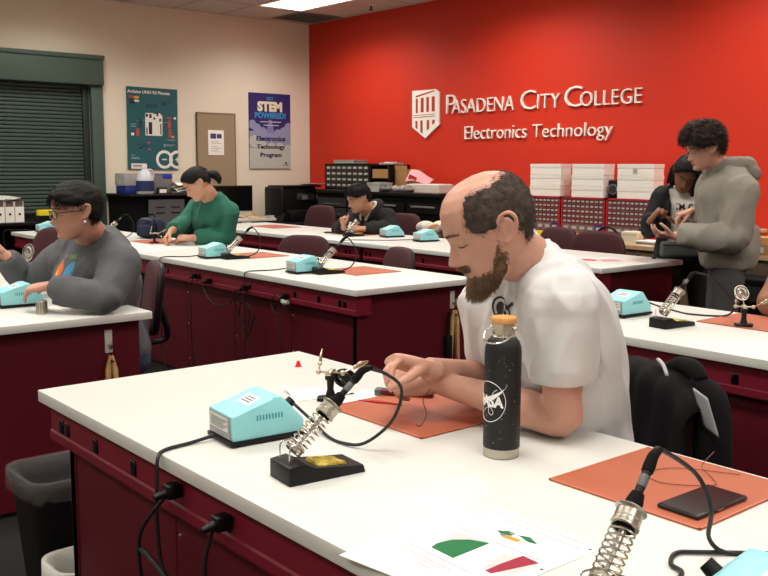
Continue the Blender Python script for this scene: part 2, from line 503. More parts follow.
# ================================================================== chairs (backrest seen over the benches)
def make_chair(label, loc, rot, group=None):
    """office chair; its front faces local -y, so the backrest stands at +y"""
    t = thing('office_chair', label, 'chair', loc, rot, group)
    def pad(u, v):
        # rounded upholstered backrest as a closed super-ellipsoid
        th = u * 2 * PI; ph = (v - .5) * PI
        sg = lambda a, e: math.copysign(abs(a) ** e, a)
        x = .235 * sg(math.cos(ph), .45) * sg(math.cos(th), .8); z = .225 * sg(math.sin(ph), .62)
        y = .034 * sg(math.cos(ph), .45) * sg(math.sin(th), .8)
        x *= 1 - .10 * max(0, z / .225)
        return (x, .235 + y - .25 * x * x + .10 * (z + .1), .725 + z)
    MB().grid(pad, 40, 24, True).build('backrest', M['chair'], t, 180)
    def shell(u, v):
        p = pad(u, v); return (p[0] * 1.012, p[1] + .020, (p[2] - .725) * 1.01 + .725)
    MB().grid(shell, 40, 24, True).build('back_shell', M['black'], t, 180)
    def seat(u, v):
        th = u * 2 * PI; ph = (v - .5) * PI
        sg = lambda a, e: math.copysign(abs(a) ** e, a)
        return (.245 * sg(math.cos(ph), .4) * sg(math.cos(th), .6), -.02 + .235 * sg(math.cos(ph), .4) * sg(math.sin(th), .6), .47 + .042 * sg(math.sin(ph), .7))
    MB().grid(seat, 36, 14, True).build('seat', M['chair'], t, 180)
    MB().tube([(0, .12, .43), (0, .29, .44), (0, .325, .5), (0, .29, .66)], .017, smooth=5).build('back_support', M['black'], t)
    MB().cyl((0, 0, .1), (0, 0, .43), .024).build('column', M['black'], t)
    for k in range(5):
        a = k * 2 * PI / 5 + .3
        e = (math.cos(a) * .27, math.sin(a) * .27)
        l = MB().tube([(0, 0, .11), (e[0] * .5, e[1] * .5, .10), (e[0], e[1], .075)], [.022, .018, .014], smooth=3).build('base_leg', M['black'], t)
        MB().cyl((e[0] - .012, e[1] - .01, .026), (e[0] + .012, e[1] + .01, .026), .026).build('caster', M['black'], l)
    return t


def chair_at(u, v, y, rot, label, group=None):
    global CH
    p = at_y(u, v, y)            # the middle of the top edge of the backrest
    base = Vector((p.x, p.y, 0)); off = Vector((0, .24, 0)); off.rotate(Matrix.Rotation(rot, 3, 'Z'))
    loc = (base.x - off.x, base.y - off.y, 0); sc = (1, 1, p.z / .955)
    if CH is None:
        CH = make_chair(label, loc, rot, group); kids_of(CH); CH.scale = sc; return CH
    return dup(CH, loc, rot, label, group, sc)
CH = None
GC = 'maroon office chairs round the benches'
chair_at(320, 205, 5.8, .15, 'maroon office chair on the far row, left of the young man', GC)
chair_at(303, 235, 4.0, .45, 'empty maroon office chair right of the woman in green', GC)
chair_at(397, 247, 4.0, -.3, 'empty maroon office chair nearest the bald man\'s face, behind the middle row', GC)
chair_at(403, 213, 5.9, .1, 'maroon office chair just behind and right of the young man', GC)
chair_at(557, 227, 5.95, -.15, 'smaller-looking maroon chair in front of the drawer cabinets, left of its neighbour', GC)
chair_at(597, 231, 5.75, .2, 'wide maroon chair in front of the drawer cabinets, beside the dark jacket', GC)
chair_at(150, 261, 2.28, -.35, 'maroon office chair that the woman in grey sits on', GC)
chair_at(58, 227, 2.25, .5, 'maroon office chair just visible behind the woman in grey\'s shoulder', GC)
chair_at(221, 232, 4.08, .05, 'maroon office chair under the woman in green, mostly hidden', GC)
dup(CH, (-1.50, 4.10, 0), .05, 'maroon office chair of the person cut off by the right edge', GC, (1, 1, .9))

# ================================================================== solder stations, irons, mats, helping hands
def at_x(u, v, x):
    d = FWD * F_PX + RGT * (u - 384) + UP * (288 - v); t = x / d.x
    return Vector((x, d.y * t, CAM_H + d.z * t))


XZ = Matrix(((0, 0, 1, 0), (1, 0, 0, 0), (0, 1, 0, 0), (0, 0, 0, 1)))   # local (x,y) -> world (y,z), depth -> x


def make_station(label, loc, rot=0.0, group=None):
    """origin: middle of the rear (label) end; the body runs along +y"""
    t = thing('solder_station', label, 'solder station', loc, rot, group)
    W = .116
    b = MB()
    poly = [(.004, .012), (.000, .070), (.040, .073), (.100, .099), (.122, .099), (.178, .040), (.178, .012)]
    b.prism(poly, W, tr(-W / 2, 0, 0) @ XZ, bev=.004)
    b.build('housing', M['turquoise'], t, 40)
    k = MB(); k.prism([(-.003, .004), (-.003, .014), (.183, .014), (.186, .006), (.180, .004)], W + .006, tr(-W / 2 - .003, 0, 0) @ XZ, bev=.002)
    for sx in (-.045, .045):
        for sy in (.02, .16): k.cyl((sx, sy, 0), (sx, sy, .006), .008, seg=12)
    k.build('base', M['black'], t, 30)
    v = MB()
    for i in range(9): v.box((W / 2 - .002, .060 + i * .0075, .052), (W / 2 + .0006, .0635 + i * .0075, .064))
    v.build('vent_slot', M['turquoise_dark'], t, 0)
    q = MB().box((-.050, -.0016, .018), (.050, .004, .066), rot=None).build('rear_plate', mat('grey_plate', '8b8f90', .4), t, 0)
    l = MB().box((-.046, -.0022, .032), (.044, .001, .063))
    l.build('rating_label', mat('label_silver', 'c9cac6', .35), q, 0)
    x = MB()
    for i in range(6): x.box((-.040, -.0027, .036 + i * .0038), (.022 + .01 * ((i * 7) % 3), -.0012, .0371 + i * .0038))
    x.build('label_print', M['dark_grey'], q, 0)
    n = MB(); R = rx(math.atan2(.026, .060))
    n.box((-.030, -.017, -.0005), (.030, .017, .0008)); bmesh.ops.transform(n.bm, matrix=tr(0.0, .070, .0862) @ R, verts=n.bm.verts)
    pl = n.build('name_plate', mat('plate_white', 'd8dcda', .4), t, 0)
    s = MB()
    for i in range(3): s.box((-.022 + .004 * i, -.008 + .0075 * i, .0005), (.018, -.0055 + .0075 * i, .0013))
    bmesh.ops.transform(s.bm, matrix=tr(0.0, .070, .0862) @ R, verts=s.bm.verts)
    s.build('plate_print', M['dark_grey'], pl, 0)
    kn = MB().cyl((.02, .150, .062), (.02, .168, .076), .013, .011, seg=20).build('dial', M['black'], t)
    MB().cyl((-.028, .158, .045), (-.028, .19, .06), .010, .008, seg=14).build('iron_socket', M['black'], t)
    return t


def make_holder(label, loc, rot=0.0, group=None):
    """iron stand; origin under its rear end, running along +y; the iron leans towards +y"""
    t = thing('iron_holder', label, 'soldering iron stand', loc, rot, group)
    b = MB()
    b.prism([(0, 0), (0, .036), (.035, .040), (.056, .026), (.165, .016), (.170, .0)], .082, tr(-.041, 0, 0) @ XZ, bev=.002)
    b.build('base', M['black'], t, 30)
    s = MB()
    def sp(u, v):
        return (-.027 + .054 * u, .068 + .070 * v, .027 + .005 * math.sin(u * 5 + v * 3) * .4 - (.010 if (u in (0, 1) or v in (0, 1)) else 0) - .0075 * v)
    s.grid(sp, 10, 12)
    s.build('sponge', M['sponge'], t, 60, solid=.006)
    # spring along the axis a -> b
    a = Vector((0, .028, .055)); e = Vector((0, .108, .125)); d = (e - a); L = d.length; d.normalize(); u = Vector((1, 0, 0)); w = d.cross(u)
    pts = []; n = 9 * 14
    for i in range(n + 1):
        f = i / n; r = .0190 - .001 * f; ang = f * 10 * 2 * PI
        pts.append(a + d * (L * f) + (u * math.cos(ang) + w * math.sin(ang)) * r)
    spg = MB().tube(pts, .0016, seg=6, smooth=1).build('spring', M['chrome'], t)
    c = MB()
    pr0 = [(.0190, 0), (.0205, .001), (.0205, .004), (.0190, .006), (.0190, .024), (.0215, .025), (.0232, .027), (.0215, .029), (.0155, .029), (.0155, 0), (.0190, 0)]
    q = d.to_track_quat('Z', 'X').to_matrix().to_4x4()
    c.lathe(pr0, 28, Matrix.Translation(a + d * (L - .014)) @ q)
    c.build('collar', M['steel'], t)
    c = MB(); c.lathe([(.016, -.004), (.0175, -.002), (.0175, .012), (.013, .014), (.0125, .0), (.016, -.004)], 24, Matrix.Translation(a + d * .004) @ q)
    c.build('inner_funnel', M['steel'], t)
    MB().tube([(-.019, .012, .034), (-.020, .012, .066), (-.019, .022, .074), (0, .034, .078), (.019, .022, .074), (.020, .012, .066), (.019, .012, .034)], .0014, 6).build('spring_bracket', M['chrome'], t)
    return t


def make_iron(label, loc, rot, cord, group=None):
    """soldering iron standing in its holder; cord: world points the cord runs through"""
    t = thing('soldering_iron', label, 'soldering iron', loc, rot, group)
    a = Vector((0, .034, .060)); d = Vector((0, .080, .070)).normalized()
    q = Matrix.Translation(a) @ d.to_track_quat('Z', 'X').to_matrix().to_4x4()
    MB().lathe([(0, 0), (.0012, .002), (.003, .012), (.0035, .05), (.0055, .052), (.0055, .085), (0, .087)], 14, q).build('tip', M['steel'], t)
    MB().lathe([(0, .078), (.0125, .080), (.0135, .088), (.0125, .094), (.0115, .10), (.0125, .125), (.0095, .139), (.008, .140), (0, .141)], 20, q).build('grip', M['black_matte'], t)
    MB().lathe([(0, .138), (.0065, .139), (.0068, .180), (0, .181)], 16, q).build('handle', M['black'], t)
    MB().lathe([(.00685, .150), (.0070, .1505), (.0070, .168), (.00685, .169), (.006, .16), (.00685, .150)], 16, q).build('handle_label', mat('handle_print', '5a5a5c', .5), t)
    h0 = a + d * .176
    inv = (Matrix.Translation(Vector(loc)) @ rz(rot)).inverted()
    P = [inv @ Vector(p) for p in cord]
    e1 = h0 + d * .028; e2 = e1 + Vector((0, .022, .004))
    MB().tube([h0, h0 + d * .012, e1, e2], [.0085, .009, .0078, .0052], 12, 5).build('strain_relief', M['black_matte'], t)
    MB().tube([e1, e2] + P, .0036, 8, 6).build('cord', M['rubber'], t)
    return t


def make_mat(label, x0, y0, x1, y1, group=None, rot=0.0):
    t = thing('soldering_mat', label, 'mat', ((x0 + x1) / 2, (y0 + y1) / 2, TOP), rot, group)
    hx, hy = (x1 - x0) / 2, (y1 - y0) / 2
    MB().box((-hx, -hy, 0), (hx, hy, .0035), .001).build('sheet', M['mat_orange'], t, 0)
    e = MB()
    for (lo, hi) in (((-hx, -hy, .0030), (hx, -hy + .004, .0042)), ((-hx, hy - .004, .0030), (hx, hy, .0042)), ((-hx, -hy, .0030), (-hx + .004, hy, .0042)), ((hx - .004, -hy, .0030), (hx, hy, .0042))): e.box(lo, hi)
    e.build('stitched_edge', M['mat_edge'], t, 0)
    return t


def make_helper(label, loc, rot, lens=False, group=None, z=0.0):
    """third-hand clamp: cast base, joint bar, two alligator clips, magnifier"""
    t = thing('helping_hand', label, 'helping hand', loc, rot, group)
    b = MB()
    b.prism([(-.03, -.022), (.03, -.022), (.034, 0), (.03, .022), (-.03, .022), (-.034, 0)], .009, bev=.002)
    b.box((-.034, -.009, 0), (.034, .009, .011), .003)
    b.build('base', M['black'], t)
    MB().tube([(0, 0, .005), (0, 0, .03), (0, 0, .07)], [.016, .009, .0105], 12, 3).cyl((-.012, 0, .062), (.012, 0, .062), .009).build('post', M['black'], t)
    m = MB().cyl((-.032, 0, .074), (.032, 0, .074), .0028, seg=10)
    for x in (-.032, 0, .032): m.ball((x, 0, .074), .0075)
    m.cyl((0, -.022, .074), (0, .022, .074), .002, seg=8)
    for (x, y) in ((.0, .024), (.0, -.024)): m.box((x - .008, y - .002, .070), (x + .008, y + .002, .078), .001)
    m.build('joint_bar', M['nickel'], t)
    for s in (-1, 1):
        c = MB(); a = Vector((s * .032, 0, .074)); e = Vector((-.030, .006, .094)) if s < 0 else Vector((.062, .012, .088))
        c.cyl(a, e, .002, seg=8); d = (e - a).normalized()
        c.ball(e, .006)
        for k in (-1, 1):
            c.tube([e, e + d * .014 + Vector((0, 0, k * .005)), e + d * .038 + Vector((0, 0, k * .001))], [.003, .0038, .0012], 6, 3)
        c.build('alligator_clip', M['nickel'], t)
    g = MB(); cl = Vector((-.012, .012, .125)) if lens else Vector((.03, .035, .052))
    q = Matrix.Translation(cl) @ rz(.5) @ rx(math.radians(65 if lens else 40))
    g.lathe([(.027, -.003), (.030, -.003), (.031, 0), (.030, .003), (.027, .003), (.027, -.003)], 32, q)
    g.tube([(0, 0, .074), cl * .5 + Vector((0, 0, .04)), q @ Vector((0, -.030, 0))], .0022, 8, 3)
    rg = g.build('magnifier_ring', M['chrome'] if lens else M['black'], t)
    gl = MB().lathe([(0, -.004), (.015, -.003), (.027, 0), (.015, .003), (0, .004)], 28, q)
    gl.build('magnifier_lens', mat('lens_glass', 'f2f0ea', .05, trans=.9) if lens else mat('lens_dark', '1a1c1c', .08, trans=.3), t, 180)
    return t


def cable(label, pts, r=.003, name='power_cord', group=None, m=None, plug=None):
    """a cord lying or hanging along world points"""
    o = Vector(pts[0])
    t = thing(name, label, 'cord', o, 0, group)
    MB().tube([Vector(p) - o for p in pts], r, 8, 6).build('cord', m or M['rubber'], t)
    if plug is not None:
        p = Vector(plug) - o
        g = MB().box((p.x - .015, p.y - .036, p.z - .014), (p.x + .015, p.y - .002, p.z + .016), .004)
        g.cyl((p.x, p.y - .06, p.z - .006), (p.x, p.y - .030, p.z), .006, .010, seg=12)
        g.build('plug', M['black'], t)
    return t


# --- stations
make_station('turquoise solder station in the foreground, left on the nearest bench', (-1.740, .988, TOP), math.radians(-5))
_r = math.radians(100); _p = at(751, 553, TOP + .09); _l = Vector((math.cos(_r), math.sin(_r), 0)); _f = Vector((-math.sin(_r), math.cos(_r), 0))
_o = _p - _l * .058 - _f * .122
make_station('turquoise solder station corner at the bottom right edge of the photo', (_o.x, _o.y, TOP), _r)
_s = _o + _f * .185 - _l * .028
GS = 'turquoise solder stations on the benches'
make_station('turquoise solder station touched by the woman in grey', (-4.025, 1.235, TOP), math.radians(-4))
make_station('turquoise solder station on the bench behind the bald man\'s back', (-2.262, 3.085, TOP), math.radians(-3))
far = [(199, 258.0, 'turquoise solder station in front of the woman in green'),
       (287, 273, 'turquoise solder station near the right end of the middle row'),
       (36, 232.5, 'turquoise solder station at the left end of the middle row, by the binders')]
for (u, v, l) in far:
    p = at(u, v); make_station(l, (p.x + .04, p.y, TOP), math.radians(-4))
for (u, v, l) in [(380.5, 237.2, 'left one of two turquoise stations on the far row, beside the young man'), (414, 241.5, 'right one of two turquoise stations on the far row, left of the bald head')]:
    p = at(u, v); make_station(l, (p.x + .03, p.y, TOP), math.radians(-10))

# --- mats
make_mat('orange work mat under the bald man\'s hands', -1.83, 1.345, -1.48, 1.665)
make_mat('orange work mat with the phone on it', -1.125, 1.355, -.80, 1.68)
make_mat('orange mat under the clamp held by the woman in green', -6.94, 3.16, -6.55, 3.48)
make_mat('orange mat on the middle row between two turquoise stations', -5.50, 3.17, -5.16, 3.48)
make_mat('orange mat at the right end of the middle row', -4.34, 3.14, -4.0, 3.465)
make_mat('orange mat on the far row left of the phone', -7.96, 4.90, -7.52, 5.22)
make_mat('orange mat on the far row before the young man', -6.66, 4.93, -6.28, 5.24)
make_mat('orange mat on the bench behind the bald man, under the magnifier clamp', -1.98, 3.25, -1.62, 3.57)

# --- stands with irons
make_holder('black iron stand with spring and yellow sponge on the nearest bench', (-1.445, .948, TOP), math.radians(-6))
def w(x, y, z): return Vector((x, y, z))
make_iron('black soldering iron standing in the spring stand on the nearest bench', (-1.445, .948, TOP), math.radians(-6),
          [w(-1.43, 1.240, .905), w(-1.45, 1.235, .83), w(-1.50, 1.20, .775), w(-1.56, 1.185, .7645), w(-1.62, 1.19, .7650), w(-1.68, 1.20, .778), w(-1.735, 1.178, .818)])
make_holder('black iron stand with spring at the bottom right edge', (-.70, .93, TOP), math.radians(11))
make_iron('black soldering iron in the stand at the bottom right, cord over the phone', (-.70, .93, TOP), math.radians(11),
          [at(697, 475, .90), at(711, 510, .85), at(709, 538, .79), at(728, 553, .7645), at(745, 556, .7645) + Vector((.03, .05, 0)), at(700, 552, .7645), at(676, 553, .7645), at(671, 564, .7645), at(682, 574, .768), w(_s.x - .03, _s.y, .79), w(_s.x, _s.y, .817)])
make_holder('black iron stand with steel spring on the bench behind the bald man', (-1.99, 3.0, TOP), math.radians(-6))
make_iron('black soldering iron on the bench behind the bald man', (-1.99, 3.0, TOP), math.radians(-6),
          [w(-1.95, 3.30, .93), w(-1.93, 3.42, .83), w(-1.96, 3.44, .77), w(-2.08, 3.38, .7645), w(-2.17, 3.40, .765), w(-2.22, 3.33, .79), w(-2.265, 3.27, .82)])
for (x, y, l) in ((-5.16, 3.02, 'in front of the woman in green'), (-4.12, 3.0, 'right of the station on the middle row'), (-7.14, 3.05, 'right of the woman in grey')):
    make_holder('small black stand with spring and yellow sponge ' + l, (x - .07, y, TOP), math.radians(-6))
    make_iron('soldering iron in the spring stand ' + l, (x - .07, y, TOP), math.radians(-6),
              [w(x - .05, y + .255, .91), w(x - .04, y + .265, .85), w(x - .06, y + .24, .79), w(x - .11, y + .20, .7645), w(x - .18, y + .19, .7645), w(x - .24, y + .20, .766)])
p = at(331, 235)
make_holder('black iron stand near the young man\'s hands on the far row', (-6.30, 4.82, TOP), math.radians(-6))

# --- helping hands
make_helper('third-hand clamp with nickel clips left of the bald man\'s hands', (-1.885, 1.395, TOP), math.radians(38))
make_helper('third-hand clamp with round magnifier on the orange mat at the right edge', (-1.80, 3.28, TOP + .0045), math.radians(35), lens=True)
_p = at(29, 290); make_helper('third-hand clamp with round magnifier beside the grey-sleeved hand', (_p.x, _p.y, TOP), math.radians(10), lens=True).scale = (1, 1, 1.45)
make_helper('small clamp stand worked on by the woman in green', (-6.62, 3.22, TOP + .0045), math.radians(35))
make_helper('small clamp stand before the young man on the far row', (-6.45, 4.98, TOP + .0045), math.radians(35))
make_helper('nickel clamp stand on the far row behind the bald man\'s neck', (-4.60, 5.16, TOP), math.radians(35))

# --- power cords hanging from stations into the rails
E = at
cable('black power cord from the nearest station, over the bench edge to its outlet', [(-1.76, .985, .772), (-1.765, .93, .7645), (-1.755, .865, .7640), (-1.735, .838, .755), (-1.73, .832, .70), (-1.73, .830, .62), (-1.725, .835, .53), (-1.70, .84, .50), (-1.66, .835, .47), (-1.60, .84, .43), (-1.555, .84, .42), (-1.53, .835, .50), (-1.52, .825, .60), (-1.505, .835, .677)], .0042, plug=(-1.505, .873, .683))
cable('black cord bundle hanging from the left plug of the nearest bench', [(-1.705, .84, .683), (-1.74, .825, .64), (-1.79, .82, .58), (-1.80, .82, .52), (-1.80, .83, .44), (-1.79, .84, .36), (-1.70, .85, .33), (-1.64, .85, .30), (-1.60, .85, .22)], .0042, plug=(-1.705, .873, .69))
cable('thin black cord crossing the bundle under the nearest bench', [(-1.80, .822, .545), (-1.73, .83, .52), (-1.66, .835, .49), (-1.60, .84, .475)], .0058)
for i, (sx, dx, drop) in enumerate([(-5.47, -.16, .30), (-4.46, -.10, .42)]):
    cable('black cord dropping from the %s station on the middle row' % ('left' if i == 0 else 'right'),
          [(sx, 2.99, .772), (sx - .03, 2.90, .7645), (sx + dx * .6, 2.82, .764), (sx + dx * .7, 2.768, .761), (sx + dx * .72, 2.750, .74), (sx + dx * .75, 2.748, .6), (sx + dx * .8, 2.76, drop), (sx + dx, 2.765, drop - .12), (sx + dx + .05, 2.77, .03)], .0035)
for k, (u, v, l) in enumerate([(197, 276, 'light plug'), (211, 281, 'black plug left'), (247, 288, 'black plug middle'), (288, 296, 'black plug right')]):
    q = at_y(u, v, 2.788)
    cable('%s with a looped cord in the middle row\'s rail' % l, [[(q.x, 2.76, q.z - .01), (q.x - .03, 2.75, q.z - .10), (q.x - .02, 2.755, q.z - .22), (q.x - .05, 2.765, q.z - .35), (q.x - .03, 2.775, .03)],
           [(q.x, 2.76, q.z - .01), (q.x - .02, 2.75, q.z - .05), (q.x + .06, 2.755, q.z - .12), (q.x + .16, 2.76, q.z - .13), (q.x + .26, 2.765, q.z - .10), (q.x + .30, 2.78, q.z - .02)],
           [(q.x, 2.76, q.z - .01), (q.x - .06, 2.75, q.z - .06), (q.x - .05, 2.755, q.z - .16), (q.x + .04, 2.76, q.z - .22), (q.x + .07, 2.76, q.z - .10), (q.x - .02, 2.76, q.z - .08), (q.x - .05, 2.765, q.z - .20), (q.x + .02, 2.77, q.z - .28), (q.x + .10, 2.775, q.z - .15)],
           [(q.x, 2.76, q.z - .01), (q.x - .05, 2.745, q.z + .01), (q.x - .10, 2.745, q.z - .05), (q.x - .05, 2.748, q.z - .10), (q.x + .02, 2.75, q.z - .07), (q.x - .02, 2.75, q.z - .02), (q.x - .08, 2.755, q.z - .10), (q.x - .03, 2.76, q.z - .25), (q.x - .05, 2.77, q.z - .45), (q.x - .04, 2.775, .03)]][k], .0038, plug=(q.x, 2.788, q.z))
cable('black cord over the far row\'s edge from the right turquoise station', [(-5.62, 5.05, .77), (-5.75, 4.85, .7645), (-5.88, 4.70, .7645), (-5.96, 4.60, .764), (-5.97, 4.528, .755), (-5.97, 4.515, .70), (-5.97, 4.52, .62)], .0035)
cable('black cord from the binder-side station over the bench edge', [(-8.60, 2.96, .77), (-8.66, 2.85, .7645), (-8.68, 2.758, .757), (-8.68, 2.75, .66), (-8.66, 2.76, .5), (-8.66, 2.77, .012)], .0035)
cable('black cord behind the station the woman in grey touches', [(-4.30, 1.30, .7645), (-4.22, 1.24, .7645), (-4.13, 1.22, .7645), (-4.10, 1.25, .772)], .0035)
q = at_y(288, 296, 2.76)
MBt = MB().tube([(q.x - .035, 2.748, q.z - .03), (q.x - .005, 2.742, q.z - .035), (q.x + .02, 2.748, q.z - .03)], .012, 8, 3)
tag(MBt.build('cable_tie', M['light_grey']), 'pale grey tie bundling the cord loops under the middle row', 'cable tie')

# ================================================================== things on the nearest bench
# bottle
bx, by = -1.293, 1.401
t = thing('water_bottle', 'tall black speckled water bottle with bamboo lid and round insignia', 'bottle', (bx, by, TOP))
MB().lathe([(0, 0), (.034, 0), (.0355, .002), (.0355, .018), (0, .018)], 48).build('steel_base', M['steel'], t)
mb = mat('speckled_black', '0b0c0d', .5, var=0, bump=.04, bscale=600)
MB().lathe([(0, .017), (.0362, .018), (.0366, .02), (.0366, .190), (.0355, .203), (.032, .213), (.0265, .219), (.0245, .222), (0, .222)], 48).build('body', mb, t, 60)
MB().lathe([(0, .220), (.0235, .221), (.0235, .224), (.0205, .226), (.0225, .228), (.0225, .246), (.0215, .248), (0, .248)], 40).build('steel_cap', M['chrome'], t)
MB().lathe([(0, .247), (.0245, .247), (.0258, .249), (.0258, .256), (.0245, .258), (0, .258)], 40).build('wooden_lid', M['bamboo'], t)
MB().tube([(-.026, -.006, .236), (-.030, -.020, .230), (-.018, -.036, .216), (.006, -.040, .214), (.026, -.030, .218), (.032, -.008, .228), (.026, .004, .238)], .0016, 8, 5).ball((-.026, -.006, .236), .004).ball((.026, .004, .238), .004).build('handle_loop', M['chrome'], t)
# round insignia wrapped on the side towards the camera, turned to the left
ins = MB()
R0 = .0369; az0 = math.radians(-94); zc = .106; BS = 1.14
def wrap(x, y, lift=0.0):
    a = az0 + x / R0; r = R0 + lift
    return Vector((r * math.cos(a), r * math.sin(a), zc + y))
ins.tube([wrap(.037 * math.cos(a), .037 * math.sin(a)) for a in [k * 2 * PI / 60 for k in range(60)]], .0006, 5, 1, closed=True)
ins.tube([wrap(x, y) for x, y in ((-.018, -.022), (-.008, -.014), (.004, -.010), (.012, -.018), (.008, -.024), (.001, -.018), (.004, .002), (.012, .018), (.020, .024))], .0005, 5, 4)
for (outer, inner) in ((((-.036, -.004), (-.012, .006), (.010, .013), (.034, .026), (.040, .034)), ((.040, .034), (.028, .018), (.010, .004), (-.012, -.002), (-.036, -.006))),):
    pl = [Vector((a, b, 0)) for a, b in outer]; pi = [Vector((a, b, 0)) for a, b in inner][::-1]
    A = catmull(pl, [0] * 5, 6)[0]; B = catmull(pi, [0] * 5, 6)[0]
    va = [ins.bm.verts.new(wrap(p.x, p.y, .0004)) for p in A]; vb = [ins.bm.verts.new(wrap(p.x, p.y, .0004)) for p in B]
    for k in range(len(va) - 1): ins.bm.faces.new((va[k], va[k + 1], vb[k + 1], vb[k]))
n0 = len(ins.bm.verts)
put_text(ins.bm, 'NASA', tr(0, 0, 0), width=.066, height=.0195, extrude=.0002, bold=.045)
ins.bm.verts.ensure_lookup_table()
for v in ins.bm.verts[n0:]: v.co = wrap(v.co.x - .001, v.co.y - .008, .0006 + max(0, v.co.z) * 2)
ins.build('insignia', mat('white_print', 'e8e8e6', .5), t, 0)
rng = random.Random(3); sp = MB()
for k in range(110):
    a = rng.random() * 2 * PI; z = .025 + rng.random() * .165; r = .0004 + rng.random() * .0005
    sp.ball((.0366 * math.cos(a), .0366 * math.sin(a), z), r, seg=5)
sp.build('speckle', mat('pale_speckle', 'b0b0aa', .6), t, 0)['kind'] = 'stuff'

for _o in bpy.data.objects:
    if _o.parent is not None and _o.parent.name.startswith('water_bottle'): _o.scale = (1.05, 1.05, 1.14)

# phone
t = thing('smartphone', 'black smartphone lying on the orange mat at the right', 'phone', (-.862, 1.464, TOP + .0042), math.radians(-1))
MB().box((-.041, -.080, 0), (.041, .080, .0078), .003, seg=4).build('body', M['chrome'] if 0 else mat('phone_frame', '3c3d40', .25, metal=.8), t)
MB().box((-.0385, -.0775, .0074), (.0385, .0775, .0084), .0004).build('screen', M['black_gloss'], t, 0)
MB().box((.0405, -.02, .003), (.0418, .0, .005)).build('side_button', M['chrome'], t, 0)

# printed sheets on the near corner
def sheet(label, c, w, h, rot, z=TOP, name='paper_sheet', m=None, curl=0.0, group=None, cat='paper'):
    t = thing(name, label, cat, (c[0], c[1], z), rot, group)
    g = MB().grid(lambda u, v: ((u - .5) * w, (v - .5) * h, .0009 + curl * max(0, .25 - v) ** 2 * max(0, .5 - u)), 12, 16)
    g.build('sheet', m or M['paper'], t, 60, solid=.0008)
    return t
ps = sheet('printed sheet with green and red circuit pictures at the bottom of the photo', (-.969, 1.025), .222, .297, 0)
po = Vector((-.969, 1.025, TOP))
def onsheet(name, polys, m, z):
    b_ = MB()
    for poly in polys: b_.prism([tuple((at(*q) - po).xy) for q in poly][::-1], .0004, tr(0, 0, z))
    return b_.build(name, m, ps, 0)
for k, (u0, v0, u1, v1) in enumerate(((497, 513, 585, 545), (503, 520, 580, 550), (458, 528, 540, 561), (410, 544, 470, 574), (404, 548, 450, 571), (415, 557, 440, 569), (418, 563, 432, 571))):
    p0, p1 = at(u0, v0) - po, at(u1, v1) - po
    MB().tube([(p0.x, p0.y, .0012), (p1.x, p1.y, .0012)], .0009, 4, 1).build('print_line', mat('print_grey2', '6a6a6a', .8), ps, 0)
onsheet('picture_backing', [[(431, 548), (453, 559), (490, 544), (458, 532)]], mat('picture_grey', 'bdbbb8', .8), .0010)
onsheet('green_board_picture', [[(431, 548), (453, 559), (490, 544), (470, 540.5), (452, 540.5), (437, 544)]], mat('print_green', '14683a', .6), .0013)
onsheet('picture_backing', [[(480, 571), (514, 576), (541, 564), (503, 553.5)]], mat('picture_grey', 'bdbbb8', .8), .0010)
onsheet('red_board_picture', [[(485, 571.5), (491, 574.5), (539, 564), (523, 556.5), (500, 565)]], mat('print_red', '93213a', .6), .0013)
onsheet('diagram_green', [[(497, 531), (500, 534), (513, 537), (508, 532)], [(518, 536), (528, 543), (538, 545.5), (530, 538)]], mat('print_green', '14683a', .6), .0012)
onsheet('diagram_orange', [[(502, 538), (517, 543), (521, 541), (507, 536)]], mat('print_orange', 'd98a2b', .6), .0014)
onsheet('diagram_grey', [[(499, 535), (503, 538), (517, 535), (508, 531)]], mat('print_steel', '7d8288', .6), .0011)
for q_ in ((543.5, 571), (592, 551)):
    c_ = at(*q_) - po; MB().cyl((c_.x - .004, c_.y, .0009), (c_.x - .004, c_.y, .0013), .003, seg=12).build('punch_hole', M['dark_grey'], ps, 0)
sheet('blank white sheet under the printed circuit sheet', (-1.015, .985), .215, .28, math.radians(8), z=TOP - .0004)
sheet('white paper under the dark red strip near the bald man\'s hands', (-1.80, 1.50), .22, .16, math.radians(20), group=None)
sheet('curled white paper sheet left of the clamp stand', (-1.97, 1.42), .12, .16, math.radians(-12), curl=.6)
t = thing('pen_case', 'long dark red and black strip lying beyond the clamp', 'case', (-1.79, 1.575, TOP + .0018), math.radians(38))
MB().box((-.07, -.016, 0), (.07, .016, .016), .003).build('body', mat('dark_red_strip', '5a1219', .4), t)
MB().box((-.086, -.016, 0), (-.068, .016, .017), .003).build('end_cap', mat('slate', '4e5c60', .4), t)
t = thing('tweezers', 'red-handled tweezers lying on the white paper', 'tweezers', (-1.775, 1.47, TOP + .0018), math.radians(28))
MB().tube([(-.06, 0, .003), (0, .003, .004), (.06, .0005, .003)], [.0015, .0032, .001], 6, 4).tube([(-.06, 0, .003), (0, -.003, .004), (.06, -.0005, .003)], [.0015, .0032, .001], 6, 4).build('arm', mat('tool_red', 'b0202c', .4), t)
p = at(298.3, 366.5)
t = thing('red_connector', 'tiny red plastic cap on the far left of the nearest bench', 'cap', (p.x, p.y, TOP), .5)
MB().lathe([(0, 0), (.007, 0), (.008, .004), (.006, .012), (.003, .018), (0, .0185)], 16).build('cap', mat('bright_red', 'd4202a', .35), t)
MB().lathe([(.0078, 0), (.0105, .001), (.0105, .0025), (.0078, .0035), (.0078, 0)], 16).build('rim', mat('bright_red', 'd4202a', .35), t)
